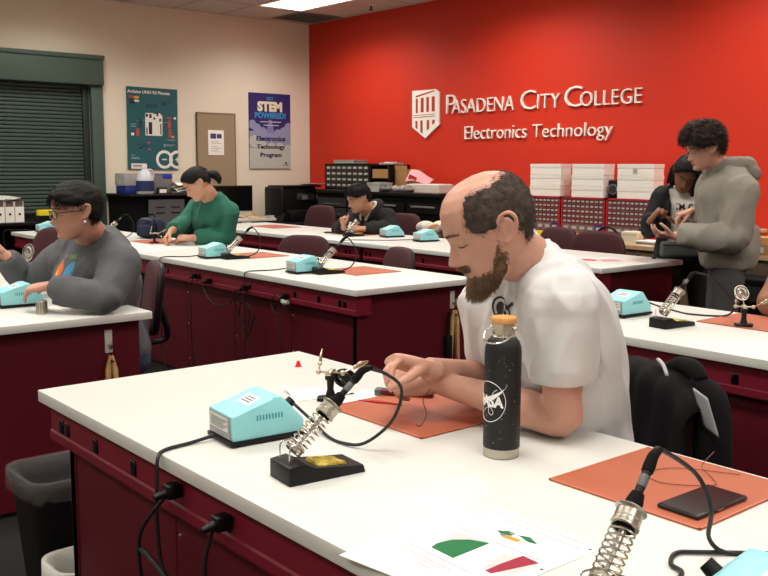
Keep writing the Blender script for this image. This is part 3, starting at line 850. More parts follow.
# loose wires
tag(MB().tube([(-1.575, 1.46, .84), (-1.58, 1.44, .815), (-1.552, 1.425, .79), (-1.548, 1.405, .7665), (-1.56, 1.40, .7655)], .0009, 6, 6).build('wire', M['rubber']), 'thin dark wire hanging from the bald man\'s fingers to the mat', 'wire')
tag(MB().tube([(-.955, 1.655, .80), (-.960, 1.62, .775), (-.925, 1.60, .766), (-.90, 1.56, .7660), (-.97, 1.50, .7658), (-1.02, 1.53, .7660), (-1.0, 1.60, .766), (-.90, 1.66, .7658)], .0008, 6, 8).build('wire', mat('copper_wire', '6e2c18', .4)), 'thin copper wire loop on the mat beyond the phone', 'wire')

# things on the bench of the woman in grey
p = at(42, 314)
t = thing('metal_canister', 'small ribbed metal cylinder on the bench by the grey sleeve', 'canister', (p.x, p.y, TOP))
m = MB().lathe([(0, 0), (.020, 0), (.021, .002), (.021, .052), (.019, .055), (0, .055)], 24); m.build('body', M['steel'], t)
m = MB()
for k in range(12): m.box((.0205, -.002, .006), (.0222, .002, .050), at=rz(k * PI / 6))
m.build('rib', mat('rib_dark', '8c877b', .4, metal=.8), t, 0)
sheet('small white card beside the ribbed metal cylinder', (-3.86, 1.45), .12, .09, math.radians(20))

# things on the far row
p = at(331, 233)
t = thing('dark_phone', 'dark phone lying on the far row before the young man', 'phone', (p.x, p.y + .02, TOP), math.radians(-52))
MB().box((-.037, -.075, 0), (.037, .075, .009), .003).build('body', M['black'], t)
MB().box((-.034, -.071, .008), (.034, .071, .0095), .0005).build('screen', M['black_gloss'], t)
t = thing('solder_spool', 'white cone-topped spool beside the clamp on the far row', 'spool', (-6.33, 4.90, TOP))
MB().lathe([(0, 0), (.05, 0), (.05, .035), (0, .035)], 24).build('base', M['black'], t)
MB().lathe([(.035, .034), (.03, .05), (.008, .12), (.004, .125), (0, .125)], 24).build('cone', mat('cone_grey', 'b8b8b4', .3), t)
for (x, y, a, n, l) in ((-3.80, 4.90, .5, 'pink', 'red printed leaflet lying at the right end of the far row'), (-3.70, 4.98, 1.1, 'pink', 'pink printed leaflet overlapping the red one on the far row')):
    s_ = sheet(l, (x, y), .15, .20, a, name='leaflet', z=TOP + (.0 if a < 1 else .0015))
    b_ = MB().box((-.07, -.09, .0012), (.07, .02, .0017)).build('colour_print', mat('leaflet_red' if a < 1 else 'leaflet_pink', 'b8323c' if a < 1 else 'd8868a', .7), s_, 0)
    MB().box((-.07, .04, .0012), (.05, .06, .0017)).build('dark_print', M['dark_grey'], s_, 0)
for (u, v, l) in ((684, 262.5, 'small dark clip near the far row\'s right end'), (668, 259.5, 'tiny dark part on the far row before the dark jacket')):
    p = at(u, v - 3)
    t = thing('binder_clip', l, 'clip', (p.x - .15, p.y - .12, TOP), .3)
    MB().prism([(-.012, 0), (.012, 0), (.004, .014), (-.004, .014)], .03, tr(0, .015, 0) @ rx(PI / 2)).build('body', M['dark_grey'], t, 0)
    MB().tube([(-.004, 0, .013), (-.008, 0, .026), (.0, 0, .030)], .001, 6).build('lever', M['steel'], t)

t = thing('cloth_roll', 'grey rolled cloth lying behind the right turquoise station on the far row', 'cloth', at(440, 233))
o_ = at(440, 233); MB().tube([at(429, 239) - o_ + Vector((0, 0, .03)), at(438, 234) - o_ + Vector((0, 0, .035)), at(450, 229) - o_ + Vector((0, 0, .05))], [.022, .03, .045], 14, 4).build('roll', mat('roll_grey', '7a756a', .9, bump=.4, bscale=120), t, 180)
MB().tube([at(450, 229) - o_ + Vector((0, 0, .05)), at(454, 228) - o_ + Vector((0, 0, .05))], [.046, .03], 14, 1).build('roll_end', mat('roll_dark', '57534b', .9), t, 180)

# hooks with wooden clamps on the end panels
def hook_set(x, y, z, lab):
    h = thing('wall_hook', 'small metal hook on the end panel of ' + lab, 'hook', (x, y, z))
    MB().box((0, -.016, -.055), (.004, .016, .04), .002).build('plate', M['light_grey'], h, 0)
    MB().tube([(.003, 0, -.02), (.024, 0, -.035), (.034, 0, -.02), (.030, 0, 0)], .004, 8).build('prong', M['steel'], h)
    c = thing('wooden_clamp', 'pale wooden tongs hanging from the hook on ' + lab, 'tongs', (x, y, z - .04))
    for s in (-1, 1):
        MB().prism([(s * .004, -.02), (s * .022, -.08), (s * .030, -.30), (s * .016, -.31), (s * .004, -.12), (-s * .002, -.03)], .018, tr(.008 + .012 * (s > 0), 0, 0) @ Matrix(((0, 0, 1, 0), (1, 0, 0, 0), (0, 1, 0, 0), (0, 0, 0, 1))), bev=.002).build('jaw', M['wood'], c)
    MB().cyl((.006, 0, -.045), (.042, 0, -.045), .005, seg=10).build('pivot', M['dark_grey'], c)
q = at_x(112, 335, -3.58 + .04)
hook_set(-3.578, q.y, .655, 'the grey woman\'s bench')
q = at_x(457, 295, -3.54)
hook_set(-3.578, q.y, .655, 'the middle row, left of the white shirt')
q = at_x(459, 330, -3.54)
t = thing('handle_brush', 'black handled brush hanging low beside the wooden tongs on the middle row', 'brush', (-3.575, q.y - .06, .33))
MB().box((0, -.02, .0), (.03, .02, .13), .006).build('bristle_block', M['black_matte'], t)
MB().tube([(.015, 0, .12), (.015, 0, .26)], .007, 8, 1).build('handle', M['black'], t)

# waste bins between the benches
def bin_(loc, label, w=.36, d=.26, h=.60, lin_=True, rot=0, bagm='bag_clear'):
    t = thing('waste_bin', label, 'waste bin', loc, rot)
    b = MB(); rad = .05
    def rr(s, z, off=0.0):
        pts = []
        for (cx, cy, a0) in ((w / 2 - rad, d / 2 - rad, 0), (-w / 2 + rad, d / 2 - rad, 90), (-w / 2 + rad, -d / 2 + rad, 180), (w / 2 - rad, -d / 2 + rad, 270)):
            for k in range(6):
                a = math.radians(a0 + 18 * k); pts.append(Vector(((cx + (rad + off) * math.cos(a)) * s, (cy + (rad + off) * math.sin(a)) * s, z)))
        return pts
    def loftr(mbb, rings):
        R = [[mbb.bm.verts.new(p) for p in r] for r in rings]
        for a, c in zip(R, R[1:]):
            for k in range(len(a)): mbb.bm.faces.new((a[k], a[(k + 1) % len(a)], c[(k + 1) % len(c)], c[k]))
        return R
    R = loftr(b, [rr(.78, 0), rr(1, h), rr(1.0, h, .008), rr(1.0, h - .02, .008), ])
    b.bm.faces.new(R[0][::-1])
    b.build('body', M['black_matte'], t, 40, solid=.004)
    g = MB(); rng = random.Random(5)
    jit = lambda ring, a: [p + Vector((rng.uniform(-a, a), rng.uniform(-a, a), rng.uniform(-a, a) * 2)) for p in ring]
    loftr(g, [jit(rr(.78 + .22 * (h - .15) / h - .03, h - .15, -.004), .004), jit(rr(.78 + .22 * (h - .05) / h - .012, h - .05, -.004), .002), rr(1.0, h + .006, -.001), rr(1.0, h + .008, .014), jit(rr(1.0, h - .04, .016), .004), jit(rr(1.0, h - .055, .015), .005)])
    g.build('bin_bag', M_bag if bagm == 'bag_clear' else mat('bag_white', 'b9b9b2', .45, bump=.5, bscale=40), t, 180)
    return t
M_bag = mat('bag_clear', 'a8a4a2', .25, alpha=.12, bump=.6, bscale=60)
p = at(62, 465, .60)
bin_((-2.80, 1.06, 0), 'tall black waste bin with clear bag behind the nearest bench', w=.26, d=.32, h=.42)
bin_((-2.515, .985, 0), 'low bin lined with a crumpled white bag at the bottom left', w=.17, d=.20, h=.23, bagm='w')

# ================================================================== lettering and emblem on the red wall
RW = Matrix(((1, 0, 0, 0), (0, 0, -1, 0), (0, 1, 0, 0), (0, 0, 0, 1)))     # x right, y up, thickness towards the room
LW = Matrix(((0, 0, 1, 0), (1, 0, 0, 0), (0, 1, 0, 0), (0, 0, 0, 1)))      # the same on the left wall
m_letter = mat('letter_white', 'f2efe8', .5)
YF = WY - .022
sg = thing('wall_sign', 'white raised college name and department lettering on the red wall', 'wall lettering', (-6.1, WY, 1.9))
so = Vector((-6.1, WY, 1.9))
def word(bm, s, u0, u1, vb, vt, ub=None, bold=-.014):
    a = at_y(u0, vb, YF); b = at_y(u1, vb, YF)
    h = at_y(u0, vt, YF).z - a.z
    slope_z = BASE(a.x)
    put_text(bm, s, Matrix.Translation(Vector(((a.x + b.x) / 2, WY - .012, slope_z)) - so) @ RW, width=b.x - a.x, height=h, extrude=.020, bold=bold)
l1 = MB(); BASE = lambda x: 1.912
for s, u0, u1, vb, vt in (('P', 445.2, 454.2, 116, 95.2), ('ASADENA', 451.5, 513.3, 114.5, 99.6), ('C', 520, 535, 111, 90.5), ('ITY', 536.3, 558.5, 110, 94.2), ('C', 563.8, 581.5, 109, 86.8), ('OLLEGE', 579.5, 640.8, 106.5, 90.6)):
    word(l1.bm, s, u0, u1, vb, vt)
l1.build('name_lettering', m_letter, sg, 0)
BASE = lambda x: 1.640
for s, u0, u1, vb, vt in (('Electronics', 464, 525.5, 137, 122.8), ('Technology', 532, 611.5, 134, 119.6)):
    l2 = MB(); word(l2.bm, s, u0, u1, vb, vt)
    l2.build('department_lettering', m_letter, sg, 0)
em = thing('wall_emblem', 'white shield emblem with columns on the red wall, left of the lettering', 'emblem', (-7.66, WY, 1.93))
eo = Vector((-7.66, WY, 1.93))
def sp_(cx, cy):
    p = at_y(400 + cx / 6, 80 + cy / 6, YF) - eo; return (p.x, p.z)
sh = MB().prism([sp_(*q) for q in ((72, 66), (190, 57), (208, 54), (232, 72), (232, 268), (150, 350), (72, 284))][::-1], .020, tr(0, -.0, 0) @ RW)
sh.build('shield', m_letter, em, 0)
ml = MB()
for quad in (((94, 96), (206, 60), (206, 68), (94, 106)), ((94, 112), (106, 111), (106, 198), (94, 200)), ((124, 108), (141, 106), (141, 193), (124, 195)), ((158, 103), (173, 101), (173, 190), (158, 192)), ((190, 99), (208, 97), (208, 187), (190, 189)),
             ((80, 212), (208, 203), (208, 206), (80, 215)), ((80, 224), (208, 214), (208, 218), (80, 228)),
             ((92, 246), (104, 245), (104, 296), (92, 286)), ((122, 243), (135, 242), (135, 322), (122, 312)), ((160, 241), (174, 240), (174, 290), (160, 304)), ((193, 239), (208, 238), (208, 256), (193, 270))):
    ml.prism([sp_(*q) for q in quad][::-1], .003, tr(0, -.019, 0) @ RW)
ml.build('column_inlay', mat('inlay_red', 'b23a24', .6), em, 0)

# ================================================================== posters and board on the left wall
def poster(name, label, cat, y0, y1, z0, z1, m, rot=0.0, th=.012):
    t = thing(name, label, cat, (WX + .004, (y0 + y1) / 2, (z0 + z1) / 2))
    t.rotation_euler = (rot, 0, 0)
    w_, h_ = (y1 - y0) / 2, (z1 - z0) / 2
    MB().prism([(-w_, -h_), (w_, -h_), (w_, h_), (-w_, h_)], th, LW).build('panel', m, t, 0)
    return t, w_, h_
def flat(name, par, polys, m, d=.0125, th=.0012):
    b = MB()
    for i, p in enumerate(polys):
        q = []
        for c in p:
            if not q or (abs(c[0] - q[-1][0]) + abs(c[1] - q[-1][1])) > 1e-5: q.append(c)
        b.prism(q, th, LW @ tr(0, 0, d + .00009 * i))
    return b.build(name, m, par, 0)
def R_(x0, y0, x1, y1): return [(x0, y0), (x1, y0), (x1, y1), (x0, y1)]
def disc(cx, cy, r, n=28): return [(cx + r * math.cos(2 * PI * k / n), cy + r * math.sin(2 * PI * k / n)) for k in range(n)]
def words(name, par, items, m, d=.014, bold=0.0):
    for s, cx, y, kw in items:
        b = MB(); put_text(b.bm, s, LW @ tr(cx, y, d), extrude=.0014, bold=bold, **kw); o_ = b.build(name, m, par, 0)
    return o_
t, w_, h_ = poster('teal_poster', 'teal circuit board poster with white infinity logo on the left wall', 'poster', 4.497, 5.110, 1.309, 2.216, mat('poster_teal', '1f5a63', .5), rot=math.radians(-.6))
def U(px, py): return (-w_ + (px - 70) / 224 * 2 * w_, h_ - (py - 55) / 365 * 2 * h_)     # poster survey grid
def B(x0, y0, x1, y1): a = U(x0, y0); b = U(x1, y1); return R_(a[0], b[1], b[0], a[1])
mw = mat('poster_white', 'e6e6de', .5); mr = mat('poster_red', 'b8483c', .5); mo = mat('poster_orange', 'd9a441', .5); md = mat('poster_dark', '16282c', .5)
words('title', t, [('Arduino UNO R3 Pinouts', U(166, 80)[0], U(166, 82)[1], dict(width=.51, height=.034))], mw, bold=.02)
# board outline with its black parts
a = U(148, 165)
flat('board_drawing', t, [[U(*q) for q in ((148, 268), (220, 268), (224, 262), (224, 178), (212, 166), (150, 168), (148, 175))]], mw)
flat('board_parts', t, [B(163, 208, 178, 262), B(150, 172, 160, 185), B(166, 172, 176, 190), B(184, 186, 192, 196), B(198, 170, 206, 180), B(210, 190, 218, 204), B(152, 232, 157, 264), B(214, 214, 219, 262), B(184, 166, 206, 170)], md, d=.0137)
flat('side_connectors', t, [B(190, 160, 205, 168), B(120, 198, 134, 234), B(225, 112, 243, 130), B(250, 114, 256, 128), B(154, 130, 166, 146), B(172, 130, 186, 142), B(190, 126, 202, 142)], mat('poster_slate', '1a3f47', .5))
flat('red_pin_labels', t, [B(79, 94, 98, 104), B(246, 182, 262, 189), B(249, 198, 262, 230), B(252, 234, 264, 244), B(252, 246, 264, 274), B(108, 240, 120, 272), B(156, 297, 168, 303), B(158, 326, 170, 332)], mr)
flat('orange_pin_labels', t, [B(101, 96, 122, 106), B(266, 266, 277, 275)], mo)
flat('white_pin_labels', t, [B(102, 112, 122, 121), B(276, 181, 286, 190), B(86, 258, 98, 270)], mw)
flat('dark_pin_labels', t, [B(80, 108, 98, 114), B(80, 118, 104, 130)] , md)
flat('fine_print', t, [B(85, 218, 110, 219.5), B(85, 224, 104, 225.5), B(85, 230, 108, 231.5), B(84, 356, 100, 358), B(84, 366, 116, 368), B(84, 372, 122, 374), B(246, 284, 282, 286), B(230, 304, 234, 316), B(236, 306, 280, 307.5), B(236, 311, 270, 312.5), B(136, 200, 148, 201), B(110, 205, 120, 206), B(228, 206, 248, 207)], mat('poster_pale', 'a9bfc0', .5))
flat('circuit_lines', t, [B(112, 306, 130, 310), B(118, 322, 134, 328), B(136, 312, 156, 316), B(150, 322, 158, 326), B(128, 316, 140, 318)], md)
# infinity mark cut by the poster's edge
inf = MB(); r1 = .082
c1, c2 = U(231, 374), U(290, 374)
def ringp(c, r0, r1, clipx):
    n = 48
    for k in range(n):
        a0, a1 = 2 * PI * k / n, 2 * PI * (k + 1) / n
        q = [(min(c[0] + r * math.cos(a_), clipx), c[1] + r * math.sin(a_)) for r, a_ in ((r0, a0), (r1, a0), (r1, a1), (r0, a1))]
        if max(x for x, y in q) - min(x for x, y in q) < 1e-4: continue
        inf.prism(q, .0012, LW @ tr(0, 0, .0126 + (.0002 if clipx < w_ else 0)))
ringp(c1, .072, .104, w_ + 1); ringp(c2, .072, .104, w_ - .001)
inf.prism(R_(c1[0] - .030, c1[1] - .007, c1[0] + .030, c1[1] + .007), .0012, LW @ tr(0, 0, .0126))
inf.prism(R_(c2[0] - .026, c2[1] - .007, w_ - .002, c2[1] + .007), .0012, LW @ tr(0, 0, .0126)); inf.prism(R_(c2[0] - .007, c2[1] - .028, c2[0] + .007, c2[1] + .028), .0012, LW @ tr(0, 0, .0129))
inf.build('infinity_mark', mw, t, 0)
sk = flat('name_sticker', t, [B(84, 394, 150, 418)], mw)
words('sticker_text', sk, [('Code:Tools', U(116, 411)[0], U(116, 411)[1], dict(width=.14, height=.028))], md, d=.0142, bold=.01) if 0 else flat('sticker_print', sk, [B(90, 401, 143, 404), B(90, 408, 130, 410)], md, d=.0138)

t, w_, h_ = poster('stem_poster', 'purple and grey-green programme poster with bold headline near the corner', 'poster', 6.065, 6.665, 1.323, 2.236, mat('poster_sky', '2b2a6b', .5))
def U2(px, py): return (-w_ + (px - 340) / 248 * 2 * w_, h_ - (py - 78) / 441 * 2 * h_)
cl = []
lav = mat('poster_lavender', '8f95b8', .5); pal = mat('poster_mist', 'b6bfb4', .5)
flat('lavender_cloud', t, [R_(-w_, U2(0, 400)[1], w_, U2(0, 300)[1])] + [[(min(max(x, -w_), w_), y) for x, y in disc(*U2(*c), r)] for c, r in (((358, 262), .055), ((385, 285), .060), ((420, 305), .06), ((575, 275), .060), ((545, 300), .055), ((510, 310), .05))], lav, d=.0122, th=.0008)
flat('light_beam', t, [[U2(*q) for q in ((440, 310), (490, 310), (472, 232), (456, 232))]], mat('poster_beam', '7f7fb0', .5), d=.0126, th=.0006)
flat('mist_ground', t, [R_(-w_, -h_, w_, U2(0, 400)[1])] + [[(min(max(x, -w_), w_), y) for x, y in disc(*U2(*c), r)] for c, r in (((370, 360), .075), ((420, 385), .06), ((470, 395), .06), ((520, 400), .07), ((570, 400), .05))], pal, d=.0131, th=.0008)
words('headline_get', t, [('GET', U2(463, 118)[0], U2(463, 118)[1], dict(width=.10, height=.038))], mat('poster_blue', '3a8ec8', .5), bold=.03, d=.014)
words('headline_stem', t, [('STEM', U2(464, 182)[0], U2(464, 180)[1], dict(width=.36, height=.110))], mat('poster_cream', 'e8e6c8', .5), bold=.06, d=.014)
words('headline_powered', t, [('POWERED!', U2(466, 222)[0], U2(466, 222)[1], dict(width=.45, height=.066))], mat('poster_blue', '3a8ec8', .5), bold=.05, d=.014)
words('program_title', t, [('Electronics', U2(467, 353)[0], U2(467, 355)[1], dict(width=.42, height=.056)), ('Technology', U2(467, 402)[0], U2(467, 402)[1], dict(width=.41, height=.052)), ('Program', U2(467, 450)[0], U2(467, 450)[1], dict(width=.31, height=.052))], mat('poster_ink', '1c2148', .5), bold=.035, d=.0152)
flat('small_print', t, [[U2(*q) for q in ((a, y), (b, y), (b, y + h), (a, y + h))][::-1] for a, b, y, h in ((405, 452, 242, 5), (460, 530, 242, 5), (425, 515, 262, 5), (355, 440, 496, 2), (355, 425, 503, 2))], mat('poster_print', 'c4c6d6', .5), d=.0146)
flat('small_emblem', t, [[U2(*q) for q in ((550, 482), (566, 482), (562, 494), (554, 494))], [U2(*q) for q in ((540, 498), (575, 498), (575, 501), (540, 501))][::-1]], mat('poster_ink', '1c2148', .5), d=.0146)

t, w_, h_ = poster('tack_board', 'beige fabric tack board leaning on the left wall between the posters', 'board', 5.350, 5.868, .78, 1.972, mat('board_fabric', '9c8a6e', .9, bump=.2, bscale=500), th=.02)
fr = MB()
for q in (R_(-w_, -h_, -w_ + .012, h_), R_(w_ - .012, -h_, w_, h_), R_(-w_, h_ - .012, w_, h_)): fr.prism(q, .026, LW)
fr.build('edge_frame', mat('board_edge', '8a775a', .6), t, 0)
bo = Vector((WX, (5.350 + 5.868) / 2, (.78 + 1.972) / 2))
t = thing('notice_sheet', 'white notice with blue picture pinned on the beige board', 'notice', (WX + .0255, 5.600, 1.625))
MB().prism(R_(-.105, -.145, .105, .145), .002, LW).build('sheet', M['paper'], t, 0)
flat('picture', t, [R_(-.075, .045, .0, .105), R_(.01, .05, .075, .10)], mat('notice_blue', '3b4a72', .6), d=.0022)
flat('print_lines', t, [R_(-.07, y, .03 + .04 * (k % 2), y + .004) for k, y in enumerate((.01, -.01, -.05, -.07, -.09, -.11))], mat('print_grey', '8a8a8a', .8), d=.0022)

# ================================================================== left wall furniture
t = thing('black_cabinet', 'black cabinet with grey slotted drawer unit below the teal poster', 'cabinet', (-9.55, 4.68, 0))
MB().box((-.29, -.43, .0), (.25, .60, 1.02), .004).build('body', M['black_matte'], t, 0)
MB().box((-.29, -.46, 1.02), (.30, .62, 1.05), .01).build('worktop', M['black'], t, 0)
g = MB().box((.25, -.22, .62), (.275, .20, .99), .003).build('grey_front', mat('grey_front', '5c5d60', .5, metal=.2), t, 0)
for zz in (.90, .84): 
    for yy in (-.14, .04): MB().box((.274, yy, zz), (.278, yy + .10, zz + .012)).build('slot', M['black'], g, 0)
CT = 1.05
t = thing('clear_bin', 'clear plastic bin with blue base standing left of the jug', 'plastic bin', (-9.5, 4.335, CT))
MB().box((-.12, -.09, 0), (.12, .09, .085), .01).build('blue_tray', M['blue'], t)
MB().box((-.125, -.10, .085), (.125, .10, .22), .012).build('clear_tub', mat('cloudy_plastic', '9a9c9e', .25, alpha=.6), t)
t = thing('detergent_jug', 'white jug with dark blue label on the black cabinet', 'jug', (-9.36, 4.46, CT))
MB().lathe([(0, 0), (.085, 0), (.092, .01), (.092, .16), (.07, .22), (.03, .26), (.026, .285), (0, .285)], 28).build('body', mat('milky', 'c4c9cc', .35), t)
MB().lathe([(.093, .03), (.0945, .032), (.0945, .14), (.093, .142), (.09, .09), (.093, .03)], 28).build('label', mat('label_navy', '26305c', .5), t)
MB().cyl((0, 0, .28), (0, 0, .315), .028).build('cap', M['white'], t)
MB().tube([(-.0, .03, .26), (0, .085, .25), (0, .10, .19), (0, .085, .15)], .011, 8).build('handle', mat('milky', 'c4c9cc', .35), t)
t = thing('tote_with_tag', 'cloudy plastic tote with bright blue tag right of the jug', 'plastic bin', (-9.58, 4.72, CT))
MB().box((-.12, -.12, 0), (.12, .12, .21), .012).build('tub', mat('cloudy_grey', '77787a', .3, alpha=.75), t)
MB().box((-.13, -.13, .21), (.13, .13, .225), .006).build('lid', mat('cloudy_lid', 'a9aaac', .3), t)
MB().box((.12, .0, .165), (.128, .11, .205), .002).build('tag', mat('tag_blue', '2338b0', .4), t)
t = thing('paper_heap', 'crumpled white papers on the black cabinet behind the woman in green', 'papers', (-9.45, 4.96, CT))
rng = random.Random(11)
for k in range(4):
    a = rng.uniform(-.5, .5)
    g = MB().grid(lambda u, v: (((u - .5) * .24) * math.cos(a) - ((v - .5) * .24) * math.sin(a), ((u - .5) * .24) * math.sin(a) + ((v - .5) * .24) * math.cos(a), .012 + .022 * k + .03 * math.sin(u * 4 + k) * math.cos(v * 3 + k) + .03 * u), 10, 10)
    g.build('paper', M['paper'], t, 60, solid=.001)
t = thing('black_adapter', 'small black and white boxes on the cabinet\'s front edge', 'box', (-9.33, 4.64, CT))
MB().box((-.03, -.05, 0), (.03, .05, .07), .004).build('box', M['dark_grey'], t, 0); MB().box((.03, -.04, .01), (.033, .04, .05)).build('label', M['white'], t, 0)
t = thing('desk_cup', 'dark round cup on the black cabinet beside the papers', 'cup', (-9.32, 5.17, CT))
MB().lathe([(0, 0), (.035, 0), (.04, .09), (.036, .09), (.033, .01), (0, .01)], 20).build('body', M['dark_grey'], t)
# backpack
p = at(157, 235)
t = thing('backpack', 'dark navy backpack slumped on the bench left of the woman in green', 'backpack', (-7.13, 3.44, TOP), .4)
t.scale = (.72, .72, .82)
def bag(u, v):
    th = u * 2 * PI; ph = (v - .5) * PI; sg_ = lambda a, e: math.copysign(abs(a) ** e, a)
    n = .008 * math.sin(th * 5 + v * 9) + .006 * math.sin(th * 9 - v * 14)
    return ((.17 + n) * sg_(math.cos(ph), .6) * sg_(math.cos(th), .8), (.11 + n) * sg_(math.cos(ph), .6) * sg_(math.sin(th), .8), .105 + .105 * sg_(math.sin(ph), .75) - .0)
MB().grid(bag, 48, 26, True).build('body', M['navy'], t, 180)
MB().grid(lambda u, v: (lambda q: (q[0] * .7, q[1] * .55 - .085, q[2] * .62 + .01))(bag(u, v)), 32, 18, True).build('front_pocket', M['navy'], t, 180)
MB().tube([(-.05, .02, .20), (-.03, .02, .235), (.03, .02, .235), (.05, .02, .20)], .008, 8).build('carry_loop', M['black_matte'], t)
MB().tube([(.10, -.06, .19), (.16, -.10, .14), (.17, -.11, .05), (.12, -.12, .02)], .010, 8).build('strap', M['black_matte'], t)
MB().tube([(-.12, -.06, .17), (-.05, -.10, .195), (.05, -.10, .195), (.12, -.06, .17)], .003, 6).build('zip', M['grey'], t)
# shelf with box files by the shutter
t = thing('black_shelf', 'low black shelf under the green shutter carrying white box files', 'shelf', (-9.42, 3.0, 0))
MB().box((-.28, -1.1, .77), (.28, .68, .80), .004).build('top_board', M['black'], t, 0)
MB().box((-.28, -1.1, .45), (.28, .68, .48), .004).build('lower_board', M['black'], t, 0)
for y in (-1.1, -.3, .65): MB().box((-.28, y, 0), (.28, y + .03, .78), .003).build('side_panel', M['black'], t, 0)
MB().box((-.28, -1.1, .05), (-.26, .68, .86)).build('back_panel', M['black'], t, 0)
for k in range(3):
    y = 3.09 - k * .092
    t = thing('magazine_file', ['rightmost white box file with round hole on the black shelf', 'second white box file from the right on the black shelf', 'third white box file from the right, cut by the photo edge'][k], 'box file', (-9.36, y, .80), 0, 'white box files on the shutter shelf')
    fl = MB()
    fl.box((.105, -.042, 0), (.11, .042, .150)).box((-.14, -.042, 0), (.105, -.038, .20)).box((-.14, .038, 0), (.105, .042, .20)).box((-.14, -.04, 0), (.105, .04, .004)).box((-.145, -.042, 0), (-.14, .042, .24))
    fl.build('case', M['white'], t, 0)
    MB().cyl((.108, 0, .078), (.1115, 0, .078), .012).build('finger_hole', M['black'], t)
    MB().box((-.13, -.035, .005), (.095, .035, .215 + .01 * (k % 2))).build('magazines', mat('magazines', '6d5c53', .8, var=.4, vscale=60), t, 0)
t = thing('white_pouch', 'translucent white plastic pouch lying over the box files', 'pouch', (-9.33, 2.96, 1.026))
MB().grid(lambda u, v: ((u - .5) * .16, (v - .5) * .30, .01 + .02 * math.sin(u * 5) * math.sin(v * 3.1)), 10, 14).build('sheet', mat('pouch', 'b5b7b0', .4), t, 180, solid=.004)
t = thing('yellow_pad', 'bright yellow label pad on a dark box by the shutter', 'label pad', (-9.22, 3.32, .86))
MB().box((-.05, -.08, -.06), (.05, .10, .0), .004).build('dark_box', M['black'], t, 0); MB().box((-.02, -.075, 0), (.04, .075, .055), .003).build('pad', M['yellow'], t, 0)
t = thing('blue_wrapper', 'blue and white wrappers lying by the yellow pad', 'wrapper', (-9.16, 3.52, .80))
MB().grid(lambda u, v: ((u - .5) * .16, (v - .5) * .24, .025 + .014 * math.sin(u * 9 + v * 4)), 10, 12).build('blue_sheet', mat('wrap_blue', '2e6bb0', .4), t, 180, solid=.002)
MB().grid(lambda u, v: ((u - .5) * .12, (v - .5) * .18 - .02, .05 + .02 * math.sin(u * 6 + v * 5)), 10, 12).build('white_sheet', M['paper'], t, 180, solid=.002)
# side table with monitor
t = thing('side_table', 'low pale side table at the left wall under the black monitor', 'table', (-9.42, 5.62, 0))
MB().box((-.40, -.29, .73), (.40, .29, .76), .004).build('table_top', M['laminate'], t, 0)
for sx in (-.36, .36):
    for sy in (-.25, .25): MB().box((sx - .02, sy - .02, 0), (sx + .02, sy + .02, .73)).build('leg', M['dark_grey'], t, 0)
t = thing('monitor', 'black flat monitor on its stand beside the woman in green', 'monitor', (-9.34, 5.53, .76), -.10)
MB().box((-.02, -.24, .075), (.02, .24, .37), .006).build('housing', M['black'], t, 0)
MB().box((.0195, -.228, .090), (.0212, .228, .358)).build('screen', M['black_gloss'], t, 0)
MB().box((-.03, -.03, .008), (-.01, .03, .12), .004).build('neck', M['black'], t, 0)
MB().box((-.10, -.10, 0), (.08, .10, .01), .004).build('foot', M['black'], t, 0)
tag(MB().tube([(-9.12, 5.50, .765), (-9.08, 5.56, .79), (-9.10, 5.63, .83), (-9.14, 5.69, .80), (-9.10, 5.75, .766), (-9.06, 5.66, .766), (-9.10, 5.58, .768)], .008, 8, 6).build('yellow_cable', mat('cable_yellow', 'c8962c', .5)), 'coiled yellow cable under the black monitor', 'cable')
t = thing('breadboard', 'small white circuit box beside the yellow cable', 'circuit box', (-9.08, 5.83, .76), .2)
MB().box((-.05, -.06, 0), (.05, .06, .03), .004).build('body', M['light_grey'], t, 0); MB().box((-.03, -.04, .03), (.03, .04, .036)).build('circuit', M['dark_grey'], t, 0)
# printer
t = thing('printer_stand', 'low black stand under the big black printer', 'stand', (-9.25, 6.42, 0))
MB().box((-.50, -.40, .0), (.42, .50, .70), .004).build('body', M['black_matte'], t, 0)
t = thing('printer', 'large black printer standing against the left wall near the corner', 'printer', (-9.32, 6.37, .70))
MB().box((-.26, -.27, 0), (.12, .24, .41), .03, seg=3).build('body', M['black'], t)
MB().box((-.22, -.24, .405), (.14, .30, .425), .008).build('scanner_lid', M['black'], t)
MB().box((.12, -.22, .0), (.24, .22, .14), .02).build('front_tray', M['black'], t)
MB().box((.118, -.05, .25), (.135, .20, .33), .006).build('control_panel', M['dark_grey'], t)
MB().box((.13, .02, .26), (.137, .10, .31)).build('display', M['grey'], t, 0)
MB().grid(lambda u, v: (.02 + u * .20, .02 + v * .28, .43 + .02 * u), 4, 4).build('white_sheet', M['paper'], t, 0, solid=.002)
MB().prism([(-.30, 0), (-.10, 0), (-.10, .09), (-.16, .12), (-.26, .10)], .16, tr(.02, 0, 0) @ LW).build('side_tray', M['black'], t, 0)
t = thing('open_carton', 'open tan and white carton between printer and maroon chair', 'carton', (-8.93, 6.55, .70), .25)
cb = MB().box((-.12, -.11, 0), (.12, -.105, .12)).box((-.12, .105, 0), (.12, .11, .12)).box((-.12, -.11, 0), (-.115, .11, .12)).box((.115, -.11, 0), (.12, .11, .12)).box((-.12, -.11, 0), (.12, .11, .005))
cb.build('box', mat('white_card', 'd5cfc4', .8), t, 0)
MB().box((-.12, -.16, .112), (.12, -.108, .118), rot=rx(-.5)).build('flap', M['card'], t, 0)

